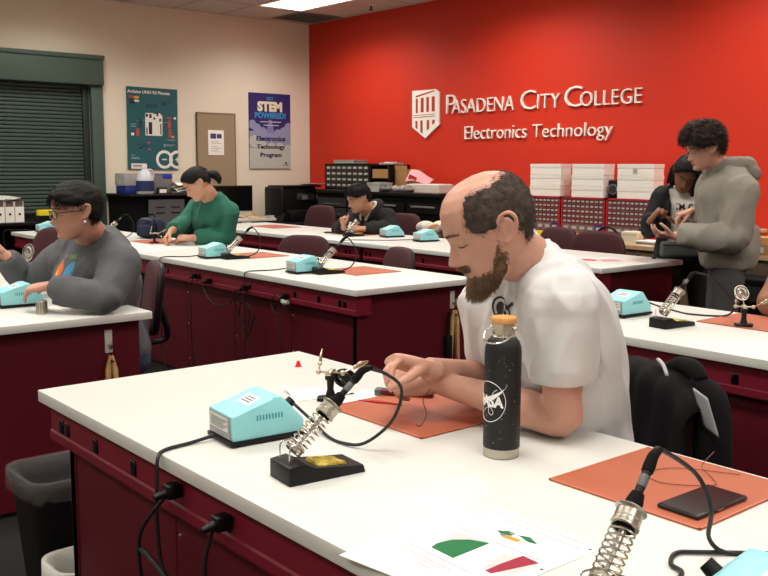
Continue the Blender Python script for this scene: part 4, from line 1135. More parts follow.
# ================================================================== counter along the red wall
def counter(x0, x1, z, m, label, mb_=None, y0=6.34):
    t = thing('wall_counter', label, 'counter', ((x0 + x1) / 2, (y0 + WY) / 2, 0)); h = (x1 - x0) / 2; d = (WY - y0) / 2
    MB().box((-h + .001, -d, z - .035), (h - .001, d - .002, z), .003).build('counter_top', m, t, 0)
    MB().box((-h + .001, -d + .03, 0), (h - .001, d - .01, z - .036), .002).build('cabinet_body', mb_ or M['black_matte'], t, 0)
    return t, h, d
CZ = 1.085
xL, xM, xR = -9.20 + .36, -6.75, 2.5
tL, hL, dL = counter(xL, xM, CZ, M['black'], 'tall black cabinet run along the red wall behind the young man')
for k in range(2):
    x = -hL + .02 + k * .56
    for j in range(3):
        z = .90 - j * .115
        dr = MB().box((x, -dL + .012, z), (x + .53, -dL + .03, z + .10), .003).build('drawer', M['dark_grey'], tL, 0)
        MB().box((x + .10, -dL + .004, z + .03), (x + .43, -dL + .014, z + .036)).build('drawer_pull', M['grey'], dr, 0)
for (x0, z) in ((-.05, .93), (-.05, .80), (.55, .93)):
    dr = MB().box((x0, -dL + .012, z - .05), (x0 + .55, -dL + .03, z + .05), .003).build('drawer', M['black'], tL, 0)
    MB().box((x0 + .06, -dL + .003, z + .01), (x0 + .42, -dL + .013, z + .028), .002).build('drawer_pull', M['grey'], dr, 0)
tb = thing('low_black_cabinet', 'black cabinet with small label cards beside the printer, below the parts organiser', 'cabinet', (-9.33, 6.80, 0))
MB().box((-.02, -.16, .701), (.46, .16, 1.075), .004).build('body', M['black_matte'], tb, 0)
for j in range(2):
    for k in range(4):
        cdx = -.06 + k * .115
        MB().prism([(0, 0), (.06, 0), (.045, .05), (.015, .045)], .002, tr(cdx, -.165, .965 - j * .115) @ RW).build('label_card', mat('label_pale', '9c9a92', .6), tb, 0)
    MB().box((-.08, -.163, .945 - j * .115), (.44, -.160, .953 - j * .115)).build('shelf_edge', M['grey'], tb, 0)
tR, hR, dR = counter(xM, xR, .735, M['tan'], 'long tan counter under the red drawer cabinets', mat('counter_body', '6b5a45', .6))

# black parts organiser with small drawers
def organizer(label, x0, x1, z0, z1, yf, nx, rows, m_frame, m_dr, depth=.16, small=True, loc_z=None, lm=None):
    t = thing('parts_cabinet', label, 'parts cabinet', ((x0 + x1) / 2, yf + depth / 2, z0)); h = (x1 - x0) / 2; H = z1 - z0; d = depth / 2
    f = MB().box((-h, d - .006, 0), (h, d, H))
    f.box((-h, -d, 0), (-h + .014, d, H)).box((h - .014, -d, 0), (h, d, H)).box((-h, -d, 0), (h, d, .012)).box((-h, -d, H - .014), (h, d, H))
    f.build('frame', m_frame, t, 0)
    zz = H - .016
    for (n, hgt, mm) in rows:
        w1 = (2 * h - .032) / n; proto = None; lab = None
        for k in range(n):
            x = -h + .016 + w1 * (k + .5)
            if proto is None:
                proto = MB().box((-w1 / 2 + .0015, -.0, -hgt + .004), (w1 / 2 - .0015, depth * .8, -.002), .001).build('drawer', m_dr[mm], t, 0)
                lab = MB().box((-w1 * .28, -.004, -hgt * .62), (w1 * .28, .0005, -hgt * .30)).build('label', lm or M['light_grey'], proto, 0)
                proto.location = (x, -d + .004, zz)
            else:
                c = proto.copy(); COL.objects.link(c); c.location = (x, -d + .004, zz)
                l = lab.copy(); COL.objects.link(l); l.parent = c
                if isinstance(mm, int) and (k * 7 + n + int(zz * 100)) % 5 == 0 and m_dr.get('alt') and n < 9:
                    c.data = c.data.copy(); c.data.materials[0] = m_dr['alt']
        zz -= hgt
        f2 = MB().box((-h + .014, -d + .002, zz - .001), (h - .014, -d + .004, zz + .003)).build('divider', m_frame, t, 0)
    return t, h
mdr = {0: mat('drawer_dark', '33302f', .35), 'alt': mat('drawer_dark', '33302f', .35)}
organizer('black parts organiser with four rows of tiny drawers on the counter corner', at_y(325, 175, 6.62).x, at_y(369.5, 175, 6.62).x, CZ, CZ + .30, 6.62, 8, [(8, .067, 0)] * 4, M['black'], mdr, depth=.30)
XC = (at_y(370.5, 175, 6.62).x + at_y(389, 175, 6.62).x) / 2
t = thing('black_cubby', 'black cubby holding tan cartons beside the parts organiser', 'cubby', (XC, 6.77, CZ))
MB().box((-.17, -.15, .0), (-.155, .15, .29)).box((.155, -.15, 0), (.17, .15, .29)).box((-.17, -.15, .275), (.17, .15, .29)).box((-.17, -.15, .13), (.17, .15, .14)).box((-.17, .14, 0), (.17, .15, .29)).box((-.17, -.15, 0), (.17, .15, .01)).build('case', M['black'], t, 0)
t = thing('tan_carton', 'tan carton in the cubby\'s upper shelf', 'carton', (XC, 6.76, CZ + .14)); MB().box((-.14, -.13, 0), (.13, .12, .10), .003).build('box', M['card'], t, 0)
t = thing('dark_carton', 'dark tan carton in the cubby\'s lower shelf', 'carton', (XC, 6.76, CZ + .01)); MB().box((-.14, -.12, 0), (.12, .12, .095), .003).build('box', mat('card_dark', '6b5638', .85), t, 0)
t = thing('long_tray', 'long pale tray lying on top of the parts organiser', 'tray', (at_y(344, 160, 6.67).x, 6.77, CZ + .30))
MB().box((-.20, -.10, 0), (.18, .10, .035), .006).build('body', mat('tray_pale', 'a9a6a2', .5), t, 0)
MB().box((-.205, -.105, .035), (.185, .105, .042), .002).build('lid', mat('tray_lid', 'bab7b2', .4), t, 0)
t = thing('clear_lid_box', 'pale plastic box on top of the cubby', 'plastic box', (XC, 6.77, CZ + .29)); MB().box((-.10, -.08, 0), (.14, .08, .02), .004).build('body', mat('tray_pale', 'a9a6a2', .5), t, 0); MB().box((-.04, -.05, .02), (.06, .05, .03), .004).build('insert', M['white'], t, 0)
t = thing('white_tub', 'white plastic tub on the counter by the young man\'s hood', 'tub', (at_y(374, 188, 6.4).x, 6.48, CZ))
MB().prism([(-.09, 0), (.09, 0), (.11, .085), (-.11, .085)], .18, tr(0, .09, 0) @ RW).build('tub', mat('tub_white', 'b3b0aa', .4), t, 0); MB().box((-.115, -.095, .085), (.115, .095, .095), .004).build('rim', mat('tub_white', 'b3b0aa', .4), t, 0)
t = thing('brown_carton', 'upright brown cardboard box on the counter against the red wall', 'carton', (at_y(398, 180, 6.7).x, 6.82, CZ))
MB().box((-.17, -.12, 0), (.15, .12, .24), .003).build('box', M['card'], t, 0); MB().box((-.17, -.125, .23), (.15, -.118, .28), rot=rx(.15)).build('flap', mat('card_flap', 'b98b58', .85), t, 0)
t = thing('white_carton_tray', 'flat white box at the right end of the black counter', 'box', (at_y(422, 188, 6.56).x, 6.68, CZ), .1)
MB().box((-.24, -.12, 0), (.22, .12, .085), .003).build('box', mat('box_pinkwhite', 'd8c8bf', .7), t, 0); MB().box((-.22, -.10, .085), (.20, .10, .09)).build('inner', M['white'], t, 0)
t = thing('pink_packet', 'pink translucent packet leaning on the flat white box', 'packet', (at_y(415, 180, 6.56).x - .06, 6.66, CZ + .095), .3)
MB().grid(lambda u, v: ((u - .5) * .26, (v - .5) * .12 + .05 * u, .01 + .08 * (1 - u) * v + .05 * v + .02 * math.sin(u * 5)), 10, 8).build('packet', M['pink'], t, 60, solid=.01)
MB().box((-.10, -.04, .03), (.0, -.035, .08), rot=ry(.4)).build('label', mat('red_label', 'b03038', .5), t, 0)
rng = random.Random(4)
for k, (dx, dy, c, lb) in enumerate([(-.34, -.1, 'b9b4ab', 'grey-white crumpled bag left of the pink packet'), (-.24, -.18, '8d857c', 'small grey pouch in front of the pink packet'), (-.44, -.14, 'a39a8c', 'crumpled pale pouch beside the brown cardboard box'), (-.14, -.22, '76706a', 'dark grey bag at the black counter\'s front edge'), (-.50, -.24, '5c5f66', 'slate-coloured bag below the brown box')]):
    t = thing('plastic_pouch', lb, 'pouch', (at_y(424, 188, 6.56).x + dx, 6.74 + dy - .05, CZ), rng.random(), None)
    s1, s2 = rng.random() * 5, rng.random() * 5
    MB().grid(lambda u, v: ((.07 + .012 * math.sin(u * 12 + s1)) * math.cos(u * 2 * PI) * math.cos((v - .5) * PI), (.05 + .01 * math.sin(u * 18 + s2)) * math.sin(u * 2 * PI) * math.cos((v - .5) * PI), .032 + (.032 + .008 * math.sin(u * 12)) * math.sin((v - .5) * PI)), 24, 12, True).build('pouch', mat('pouch%s' % 'abcde'[k], c, .4), t, 40)
    MB().box((-.02, -.01, .055), (.02, .015, .072), .003).build('twist', mat('pouch%s' % 'abcde'[k], c, .4), t)
t = thing('junk_pile', 'heap of tan and white rags behind the right turquoise station on the far row', 'rags', (at_y(432, 224, 6.02).x + .03, 6.02, 0))
MB().box((-.22, -.18, 0), (.22, .18, .70), .01).build('stool_box', M['black_matte'], t, 0)
for k in range(7):
    cx, cy = rng.uniform(-.15, .15), rng.uniform(-.12, .12); s1 = rng.random() * 6
    MB().grid(lambda u, v: (cx + (.09 + .02 * math.sin(u * 12 + s1)) * math.cos(u * 2 * PI) * math.cos((v - .5) * PI), cy + (.08 + .02 * math.sin(u * 25 + s1)) * math.sin(u * 2 * PI) * math.cos((v - .5) * PI), .73 + .03 * (k % 3) + .06 * math.sin((v - .5) * PI)), 22, 12, True).build('rag', mat('rag%d' % (k % 3), ['b8a88c', '8a6238', 'cfc8bb'][k % 3], .9, bump=.4, bscale=60), t, 60)

# red drawer cabinets, white boxes
mred = {0: mat('drawer_clear_dark', '5f4a4c', .3), 1: mat('drawer_clear_light', '75696b', .3), 'alt': mat('drawer_blue', '2b3f86', .3)}
GRP = 'red drawer cabinets on the counter'
ROWS = [(9, .044, 0)] * 5 + [(5, .075, 1)] * 2
CB0 = .735
for (ua, ub, l) in ((522, 560, 'left red cabinet of tiny drawers, half behind the bald man\'s head'), (561.5, 605, 'middle red cabinet of tiny drawers under the second white box stack'), (606.5, 650, 'right red cabinet of tiny drawers beside the dark jacket')):
    a = at_y(ua, 197, 6.62); b = at_y(ub, 197, 6.62)
    t, h = organizer(l, a.x, b.x, CB0, 1.094, 6.62, 9, ROWS, M['red_frame'], mred, depth=.20, lm=mat('drawer_label', 'b7a9a4', .5)); t['group'] = GRP
for (u, l) in ((540, 'yellow strip at the foot of the left red cabinet'), (586, 'yellow strip between the two chairs under the red cabinets'), (628, 'yellow strip by the small white box')):
    a = at_y(u, 238, 6.59)
    t = thing('yellow_strip', l, 'label strip', (a.x, 6.58, .735))
    MB().box((-.10, -.01, 0), (.10, .01, .045), .002).build('strip', mat('strip_yellow', 'd6c52a', .5), t, 0)
for s_i, (ua, ub, nm) in enumerate(((530, 560, 'left'), (571.5, 603, 'middle'), (617, 653, 'right'))):
    for k in range(3):
        a = at_y(ua, 190, 6.63); b = at_y(ub, 190, 6.63)
        t = thing('white_box', '%s white carton of the %s stack on the red cabinets' % (('lowest', 'middle', 'topmost')[k], nm), 'box', ((a.x + b.x) / 2 + .002 * ((k * 5 + s_i) % 3 - 1), 6.76, 1.0945 + k * .0975), 0, 'white cartons on the red cabinets')
        hx = (b.x - a.x) / 2
        MB().box((-hx, -.13, 0), (hx, .02, .095), .003).build('carton', M['white'], t, 0)
        MB().box((-hx - .002, -.132, .062), (hx + .002, .022, .0965), .002).build('lid', mat('box_lid', 'e4e0d8', .6), t, 0)
        if s_i == 2 and k == 2:
            MB().box((-.02, -.1335, .02), (.02, -.1315, .06)).build('print_mark', mat('faint_print', 'a8a59e', .7), t, 0)
a = at_y(613, 190, 6.66)
t = thing('round_clock', 'small black round-faced device between the middle and right carton stacks', 'clock', (a.x, 6.68, 1.0945))
MB().box((-.055, -.02, 0), (.055, .03, .155), .01).build('case', M['black'], t)
MB().cyl((0, -.018, .078), (0, -.026, .078), .045, seg=32).build('dial_ring', M['grey'], t)
MB().cyl((0, -.024, .078), (0, -.029, .078), .036, seg=32).build('dial_face', M['dark_grey'], t)
a = at_y(632, 246, 6.45)
t = thing('small_white_box', 'small white cube-shaped box on the tan counter left of the dark jacket', 'box', (a.x, 6.45, .735), .2)
MB().box((-.07, -.06, 0), (.07, .06, .10), .003).build('box', mat('cream_box', 'd9cfb4', .7), t, 0); MB().box((-.072, -.062, .08), (.072, .062, .102), .002).build('lid', mat('cream_lid', 'e2d9c0', .7), t, 0)
for (u, l) in ((644, 'flat stack of papers on the tan counter beside the cream box'),):
    a = at_y(u, 246, 6.42)
    t = thing('paper_stack', l, 'papers', (a.x + .06, 6.44, .735), -.2)
    for k in range(3): MB().box((-.10, -.08, k * .014), (.10, .08, k * .014 + .012), rot=rz(.06 * k)).build('paper', M['paper'] if k != 1 else M['card'], t, 0)
a = at_y(597, 228, 6.3)
t = thing('bag_handle', 'black padded bag on the counter edge, only its arched handle showing', 'bag', (a.x, 6.44, .735))
MB().box((-.10, -.05, 0), (.10, .05, .06), .02).build('body', M['black_matte'], t)
MB().tube([(-.11, 0, .03), (-.09, 0, .09), (0, 0, .125), (.09, 0, .09), (.11, 0, .03)], .010, 8).build('handle', M['black'], t)
# things at the far right of the counter
a = at_y(759, 240, 6.6)
t = thing('orange_jar', 'orange-brown jar with pale lid on the counter at the right edge', 'jar', (a.x, 6.6, .735))
MB().lathe([(0, 0), (.05, 0), (.052, .01), (.052, .15), (0, .15)], 28).build('body', mat('jar_orange', 'a5481c', .3), t)
MB().lathe([(0, .15), (.056, .15), (.056, .172), (0, .172)], 28).build('lid', mat('jar_lid', 'c8a888', .5), t)
a = at_y(752, 256, 6.42)
t = thing('labelled_carton', 'tan carton with white label on the counter right of the hooded man', 'carton', (a.x, 6.42, .735), .1)
MB().box((-.22, -.09, 0), (.24, .09, .085), .003).build('box', M['card'], t, 0); MB().box((-.05, -.092, .02), (.12, -.0895, .06)).build('label', M['light_grey'], t, 0)
MB().box((-.20, -.08, .085), (.22, .08, .13), .004).build('lid_flap', mat('card_flap', 'b98b58', .85), t, 0)
t = thing('desk_stool', 'dark low cabinet standing under the counter at the right edge', 'cabinet', (a.x + .1, 6.15, 0))
MB().box((-.25, -.15, 0), (.25, .15, .60), .01).build('body', M['black_matte'], t, 0); MB().box((-.2, -.155, .45), (.2, -.15, .55)).build('drawer', M['dark_grey'], t, 0)

# ================================================================== people
def V(*a): return Vector(a)


def fuse(name, mb, voxel, m, parent, it=2, fac=.5, origin=None, cut=None, mats=None, disp=None, keep=180, flat_=()):
    """join the shapes of mb into one continuous surface"""
    me = bpy.data.meshes.new('tmp'); bmesh.ops.recalc_face_normals(mb.bm, faces=mb.bm.faces); mb.bm.to_mesh(me); mb.bm.free()
    o = bpy.data.objects.new('tmp', me); COL.objects.link(o)
    md = o.modifiers.new('r', 'REMESH'); md.mode = 'VOXEL'; md.voxel_size = voxel; md.use_smooth_shade = True
    if it: sm = o.modifiers.new('s', 'SMOOTH'); sm.iterations = it; sm.factor = fac
    dg = bpy.context.evaluated_depsgraph_get(); dg.update()
    out = bpy.data.meshes.new_from_object(o.evaluated_get(dg)); out.name = name
    bpy.data.objects.remove(o); bpy.data.meshes.remove(me)
    if cut is not None:
        b = bmesh.new(); b.from_mesh(out)
        kill = [f for f in b.faces if any(c(f.calc_center_median(), f.normal) for c in cut)]
        bmesh.ops.delete(b, geom=kill, context='FACES')
        isl = {}
        bmesh.ops.delete(b, geom=[v for v in b.verts if not v.link_faces], context='VERTS')
        for v in b.verts:
            if any(e.is_boundary for e in v.link_edges):
                for (pt, nn, rad) in flat_:
                    dd = (v.co - pt).dot(nn)
                    if abs(dd) < voxel * 2.2 and (v.co - pt).length < rad: v.co -= nn * dd; break
        b.to_mesh(out); b.free()
    if disp is not None:
        n = len(out.vertices); co = np.empty(n * 3); out.vertices.foreach_get('co', co); co = co.reshape(-1, 3)
        nr = np.empty(n * 3); out.vertices.foreach_get('normal', nr); nr = nr.reshape(-1, 3); wt = np.ones(n)
        for (pt, nn, rad) in flat_:
            d_ = np.abs((co - np.array(pt)) @ np.array(nn)); far_ = np.linalg.norm(co - np.array(pt), axis=1) > rad
            wt *= np.where(far_, 1.0, np.clip(d_ / .035, 0, 1))
        co = co + nr * (disp(co) * wt)[:, None]; out.vertices.foreach_set('co', co.ravel())
    if origin is not None: out.transform(Matrix.Translation(-Vector(origin)))
    out.materials.clear()
    ob = link(name, out, parent, keep)
    ob.data.materials.append(m)
    if mats:
        for mm, _ in mats: ob.data.materials.append(mm)
        for f in out.polygons:
            c = f.center + Vector(origin or (0, 0, 0))
            for k, (_, fn) in enumerate(mats):
                if fn(c): f.material_index = k + 1
    return ob


def loft(mb, secs, seg=28, ex=2.4):
    """secs: (centre, side vector, depth vector, half width, half depth)"""
    rings = []
    C = [Vector(s[0]) for s in secs]
    n = 4; P = []
    vals = [np.array([*s[0], *Vector(s[1]).normalized(), *Vector(s[2]).normalized(), s[3], s[4]]) for s in secs]
    m = len(vals)
    for i in range(m - 1):
        p0 = vals[max(i - 1, 0)]; p1 = vals[i]; p2 = vals[i + 1]; p3 = vals[min(i + 2, m - 1)]
        for k in range(n):
            t = k / n
            P.append(0.5 * ((2 * p1) + (p2 - p0) * t + (2 * p0 - 5 * p1 + 4 * p2 - p3) * t * t + (3 * p1 - p0 - 3 * p2 + p3) * t ** 3))
    P.append(vals[-1])
    for q in P:
        c = Vector(q[:3]); a = Vector(q[3:6]).normalized(); b = Vector(q[6:9]); b = (b - a * b.dot(a)).normalized()
        ring = []
        for k in range(seg):
            th = 2 * PI * k / seg; cs, sn = math.cos(th), math.sin(th)
            x = math.copysign(abs(cs) ** (2 / ex), cs) * q[9]; y = math.copysign(abs(sn) ** (2 / ex), sn) * q[10]
            ring.append(mb.bm.verts.new(c + a * x + b * y))
        rings.append(ring)
    for r0, r1 in zip(rings, rings[1:]):
        for k in range(seg): mb.bm.faces.new((r0[k], r0[(k + 1) % seg], r1[(k + 1) % seg], r1[k]))
    mb.bm.faces.new(rings[0][::-1]); mb.bm.faces.new(rings[-1])
    return mb


# ---- head: stacked profile slices, z = 0 at the eyes, x forward, y to the person's left
HZ = np.array([.118, .113, .104, .090, .070, .045, .022, .010, 0, -.015, -.030, -.045, -.056, -.066, -.076, -.088, -.100, -.110, -.117])
HF = np.array([-.012, .028, .052, .070, .084, .091, .0935, .090, .085, .085, .086, .086, .0875, .087, .083, .084, .085, .078, .060])
HB = np.array([-.014, -.046, -.068, -.086, -.099, -.106, -.106, -.105, -.102, -.097, -.089, -.078, -.066, -.056, -.045, -.030, -.012, .006, .022])
HW = np.array([.001, .032, .049, .062, .072, .0765, .0775, .077, .076, .0735, .071, .068, .065, .061, .057, .051, .044, .034, .020])


def head_pt(th, z, feat=True, jaw=1.0):
    xf = np.interp(z, HZ[::-1], HF[::-1]); xb = np.interp(z, HZ[::-1], HB[::-1]); w = np.interp(z, HZ[::-1], HW[::-1])
    if z < -.04: w *= 1 + (jaw - 1) * min(1, (-.04 - z) / .04)
    c, s = math.cos(th), math.sin(th); cx = (xf + xb) / 2; a = (xf - xb) / 2
    ex = 2.25
    X = cx + a * math.copysign(abs(c) ** (2 / ex), c); Y = w * math.copysign(abs(s) ** (2 / ex), s) * (1 - .13 * c)
    if feat and c > 0:
        ay = abs(Y); g = lambda u: math.exp(-u * u)
        # nose
        if -.056 < z < .016:
            if z > -.036: h = .027 * ((.016 - z) / .052) ** 1.15
            else: h = .027 * max(0, 1 - ((-.036 - z) / .016) ** 2)
            sg = .0065 + .006 * min(1, max(0, (.010 - z) / .045))
            X += h * g(Y / sg)
            X += .007 * g((ay - .0125) / .006) * g((z + .040) / .008)
        X -= .010 * g((ay - .031) / .017) * g((z - .001) / .012)
        X += .0055 * g((ay - .031) / .0115) * g((z + .002) / .0075)
        X += .0045 * g((ay - .030) / .022) * g((z - .022) / .0075)
        X += .004 * g((ay - .042) / .016) * g((z + .028) / .016)
        X += .0045 * g(Y / .020) * (g((z + .0620) / .0038) + 1.1 * g((z + .0715) / .0045))
        X -= .003 * g(Y / .02) * g((z + .0667) / .002)
        X -= .004 * g(Y / .02) * g((z + .080) / .004)
        X += .005 * g(Y / .018) * g((z + .098) / .011)
    return Vector((X, Y, z))


def face_x(y, z):
    lo, hi = 0.0, 1.5
    for _ in range(24):
        m_ = (lo + hi) / 2
        if head_pt(m_, z, True).y < y: lo = m_
        else: hi = m_
    return head_pt(lo, z, True).x


def head_shape(mb, HM, s, jaw=1.0, ears=True):
    nu, nv = 104, 84
    ths = [2 * PI * i / nu - .62 * math.sin(2 * PI * i / nu) for i in range(nu)]
    # slices closer together over the face
    zs = []
    for j in range(nv):
        t = j / (nv - 1); zs.append(.1175 * (1 - (t / .3) ** 2 * .32) if t < .3 else .1175 * .68 - (t - .3) / .7 * (.1175 * .68 + .1165))
    V_ = [[mb.bm.verts.new(HM @ (head_pt(th, z, True, jaw) * s)) for th in ths] for z in zs]
    for j in range(nv - 1):
        for i in range(nu):
            mb.bm.faces.new((V_[j][i], V_[j][(i + 1) % nu], V_[j + 1][(i + 1) % nu], V_[j + 1][i]))
    mb.bm.faces.new(V_[0][::-1]); mb.bm.faces.new(V_[-1])
    if ears:
        for sd in (-1, 1):
            def E(x, z, o): return HM @ (Vector((x * .93 - .010 - .10 * z, sd * (.0755 + o), z * .95 - .002)) * s)
            rim = [E(.004, -.022, -.002), E(.002, -.002, .0), (E(.006, .018, .004)), E(-.006, .031, .011), E(-.022, .030, .018), E(-.031, .015, .021), E(-.028, -.004, .018), E(-.018, -.020, .011), E(-.006, -.031, .004), E(.002, -.028, -.001)]
            mb.tube(rim, [.0035, .004, .0045, .0045, .005, .005, .0048, .005, .0062, .004], 8, 4)
            mb.tube([E(-.004, .018, .004), E(-.017, .014, .0105), E(-.018, -.002, .010), E(-.010, -.014, .005)], [.003, .004, .004, .003], 8, 4)
            q = HM.to_3x3().to_4x4()
            mb.ball(E(-.012, -.001, .003), .001 * s, (18, 5, 26), rot=q)


def hair_shell(mb, HM, s, low, thick, noise=.004, freq=38, seed=0, jaw=1.0, nu=72, nv=60, zmin=-.10, inset=.016):
    """shell of hair over the skull: low(th) is its lower limit in z, thick(th, z) its depth"""
    off = Vector((seed * 7.1, seed * 3.3, 1.7))
    rows = []
    for j in range(nv):
        t = j / (nv - 1); z = .1175 - (t ** 1.6) * (.1175 - zmin)
        row = []
        for i in range(nu):
            th = 2 * PI * i / nu
            p = head_pt(th, z, False, jaw); d = (p - Vector((-.008, 0, .0))).normalized()
            if z > .09: d = (d + Vector((0, 0, .6 * (z - .09) / .0275))).normalized()
            mk = min(1, max(0, (z - low(th)) / .026)); mk = mk * mk * (3 - 2 * mk)
            n = mnoise.noise(p * freq + off) * noise + mnoise.noise(p * freq * 2.7 + off) * noise * .5
            row.append(mb.bm.verts.new(HM @ ((p + d * (mk * (thick(th, z) + n) - (1 - mk) * inset)) * s)))
        rows.append(row)
    for j in range(nv - 1):
        for i in range(nu): mb.bm.faces.new((rows[j][i], rows[j][(i + 1) % nu], rows[j + 1][(i + 1) % nu], rows[j + 1][i]))
    mb.bm.faces.new(rows[0][::-1]); mb.bm.faces.new(rows[-1])


def strands(mb, HM, s, n, sample, flow, ln, wd, rng, lift=.25, droop=.3, base=0.0):
    """fine tapering locks; sample(rng) -> (theta, z) on the head"""
    for _ in range(n):
        th, z = sample(rng); p = head_pt(th, z, False)
        nrm = (p - Vector((-.008, 0, 0))).normalized(); p = p + nrm * (base(th, z) if callable(base) else base)
        f = flow(th, z, nrm, rng); f = (f - nrm * f.dot(nrm) * .7 + nrm * lift).normalized()
        L = ln * rng.uniform(.6, 1.25); q = p; pts = [HM @ (p * s)]
        for k in range(3):
            f = (f + Vector((rng.uniform(-.2, .2), rng.uniform(-.2, .2), rng.uniform(-.15, .15) - droop * .3)) + nrm * (-.12 * k)).normalized()
            q = q + f * (L / 3); pts.append(HM @ (q * s))
        a = HM.to_3x3() @ nrm; t = (pts[-1] - pts[0]).normalized(); b = t.cross(a).normalized(); a2 = b.cross(t)
        rings = []
        for k, pt in enumerate(pts[:-1]):
            w_ = wd * s * (1, .9, .6)[k]
            rings.append([mb.bm.verts.new(pt + (b * math.cos(x) + a2 * math.sin(x)) * w_) for x in (0, 2.1, 4.2)])
        tip = mb.bm.verts.new(pts[-1])
        for r0, r1 in zip(rings, rings[1:]):
            for k in range(3): mb.bm.faces.new((r0[k], r0[(k + 1) % 3], r1[(k + 1) % 3], r1[k]))
        for k in range(3): mb.bm.faces.new((rings[-1][k], rings[-1][(k + 1) % 3], tip))


def frame(fwd, up=(0, 0, 1), at=(0, 0, 0)):
    f = Vector(fwd).normalized(); l = Vector(up).cross(f).normalized(); u = f.cross(l)
    return Matrix(((f.x, l.x, u.x, at[0]), (f.y, l.y, u.y, at[1]), (f.z, l.z, u.z, at[2]), (0, 0, 0, 1)))


def hand(mb, wrist, f, n, t, curls, s=1.0, thumb=None, spread=.06):
    """f: along the palm, n: the way the palm faces, t: towards the thumb side"""
    f = Vector(f).normalized(); n = Vector(n); n = (n - f * n.dot(f)).normalized(); t0 = Vector(t); t = f.cross(n); t = t if t.dot(t0) > 0 else -t
    w = Vector(wrist)
    loft(mb, [(w - f * .03 * s, t, n, .027 * s, .021 * s), (w, t, n, .028 * s, .020 * s), (w + f * .03 * s, t, n, .037 * s, .018 * s), (w + f * .065 * s, t, n, .0425 * s, .0155 * s), (w + f * .092 * s, t, n, .0405 * s, .0125 * s), (w + f * .098 * s, t, n, .034 * s, .008 * s)], 20, 2.6)
    ends = []
    for k, (off, L, r) in enumerate(((.031, .076, .0088), (.0105, .085, .0092), (-.0105, .079, .0088), (-.030, .062, .0078))):
        c = curls[k]; b = w + f * (.083 - .004 * abs(k - 1)) * s + t * off * s
        d = (f + t * (spread * (1.5 - k))).normalized(); ax = d.cross(n).normalized()
        pts = [b - d * .02 * s, b]; rr = [r * s, r * 1.08 * s]
        dd = d.copy(); q = b.copy(); ang = 0
        for j, frac in enumerate((.45, .31, .24)):
            ang += c[j]; dd = (d * math.cos(ang) + n * math.sin(ang))
            q = q + dd * (L * frac * s); pts.append(q.copy()); rr.append(r * s * (.98, .9, .78)[j])
            if j < 2: pts.append(q + dd * .001); rr.append(r * s * (.98, .9)[j])
        pts.append(q + dd * .004 * s); rr.append(r * s * .45)
        mb.tube(pts, rr, 10, 2); ends.append(q)
    th = thumb or (.75, .65, .45)
    b = w + f * .022 * s + t * .022 * s + n * .004 * s
    d1 = (f * th[0] + t * th[1] + n * th[2]).normalized(); d2 = (d1 + f * .25 - t * .25 + n * .15).normalized(); d3 = (d2 + f * .1 - t * .3 + n * .1).normalized()
    p1 = b + d1 * .045 * s; p2 = p1 + d2 * .034 * s; p3 = p2 + d3 * .026 * s
    mb.tube([b - d1 * .012 * s, b, p1, p2, p3, p3 + d3 * .004 * s], [.014 * s, .0155 * s, .0125 * s, .0108 * s, .0090 * s, .0045 * s], 12, 3)
    return ends, p3


def limb(mb, pts, rr, seg=18, n=4): mb.tube(pts, rr, seg, n); return mb


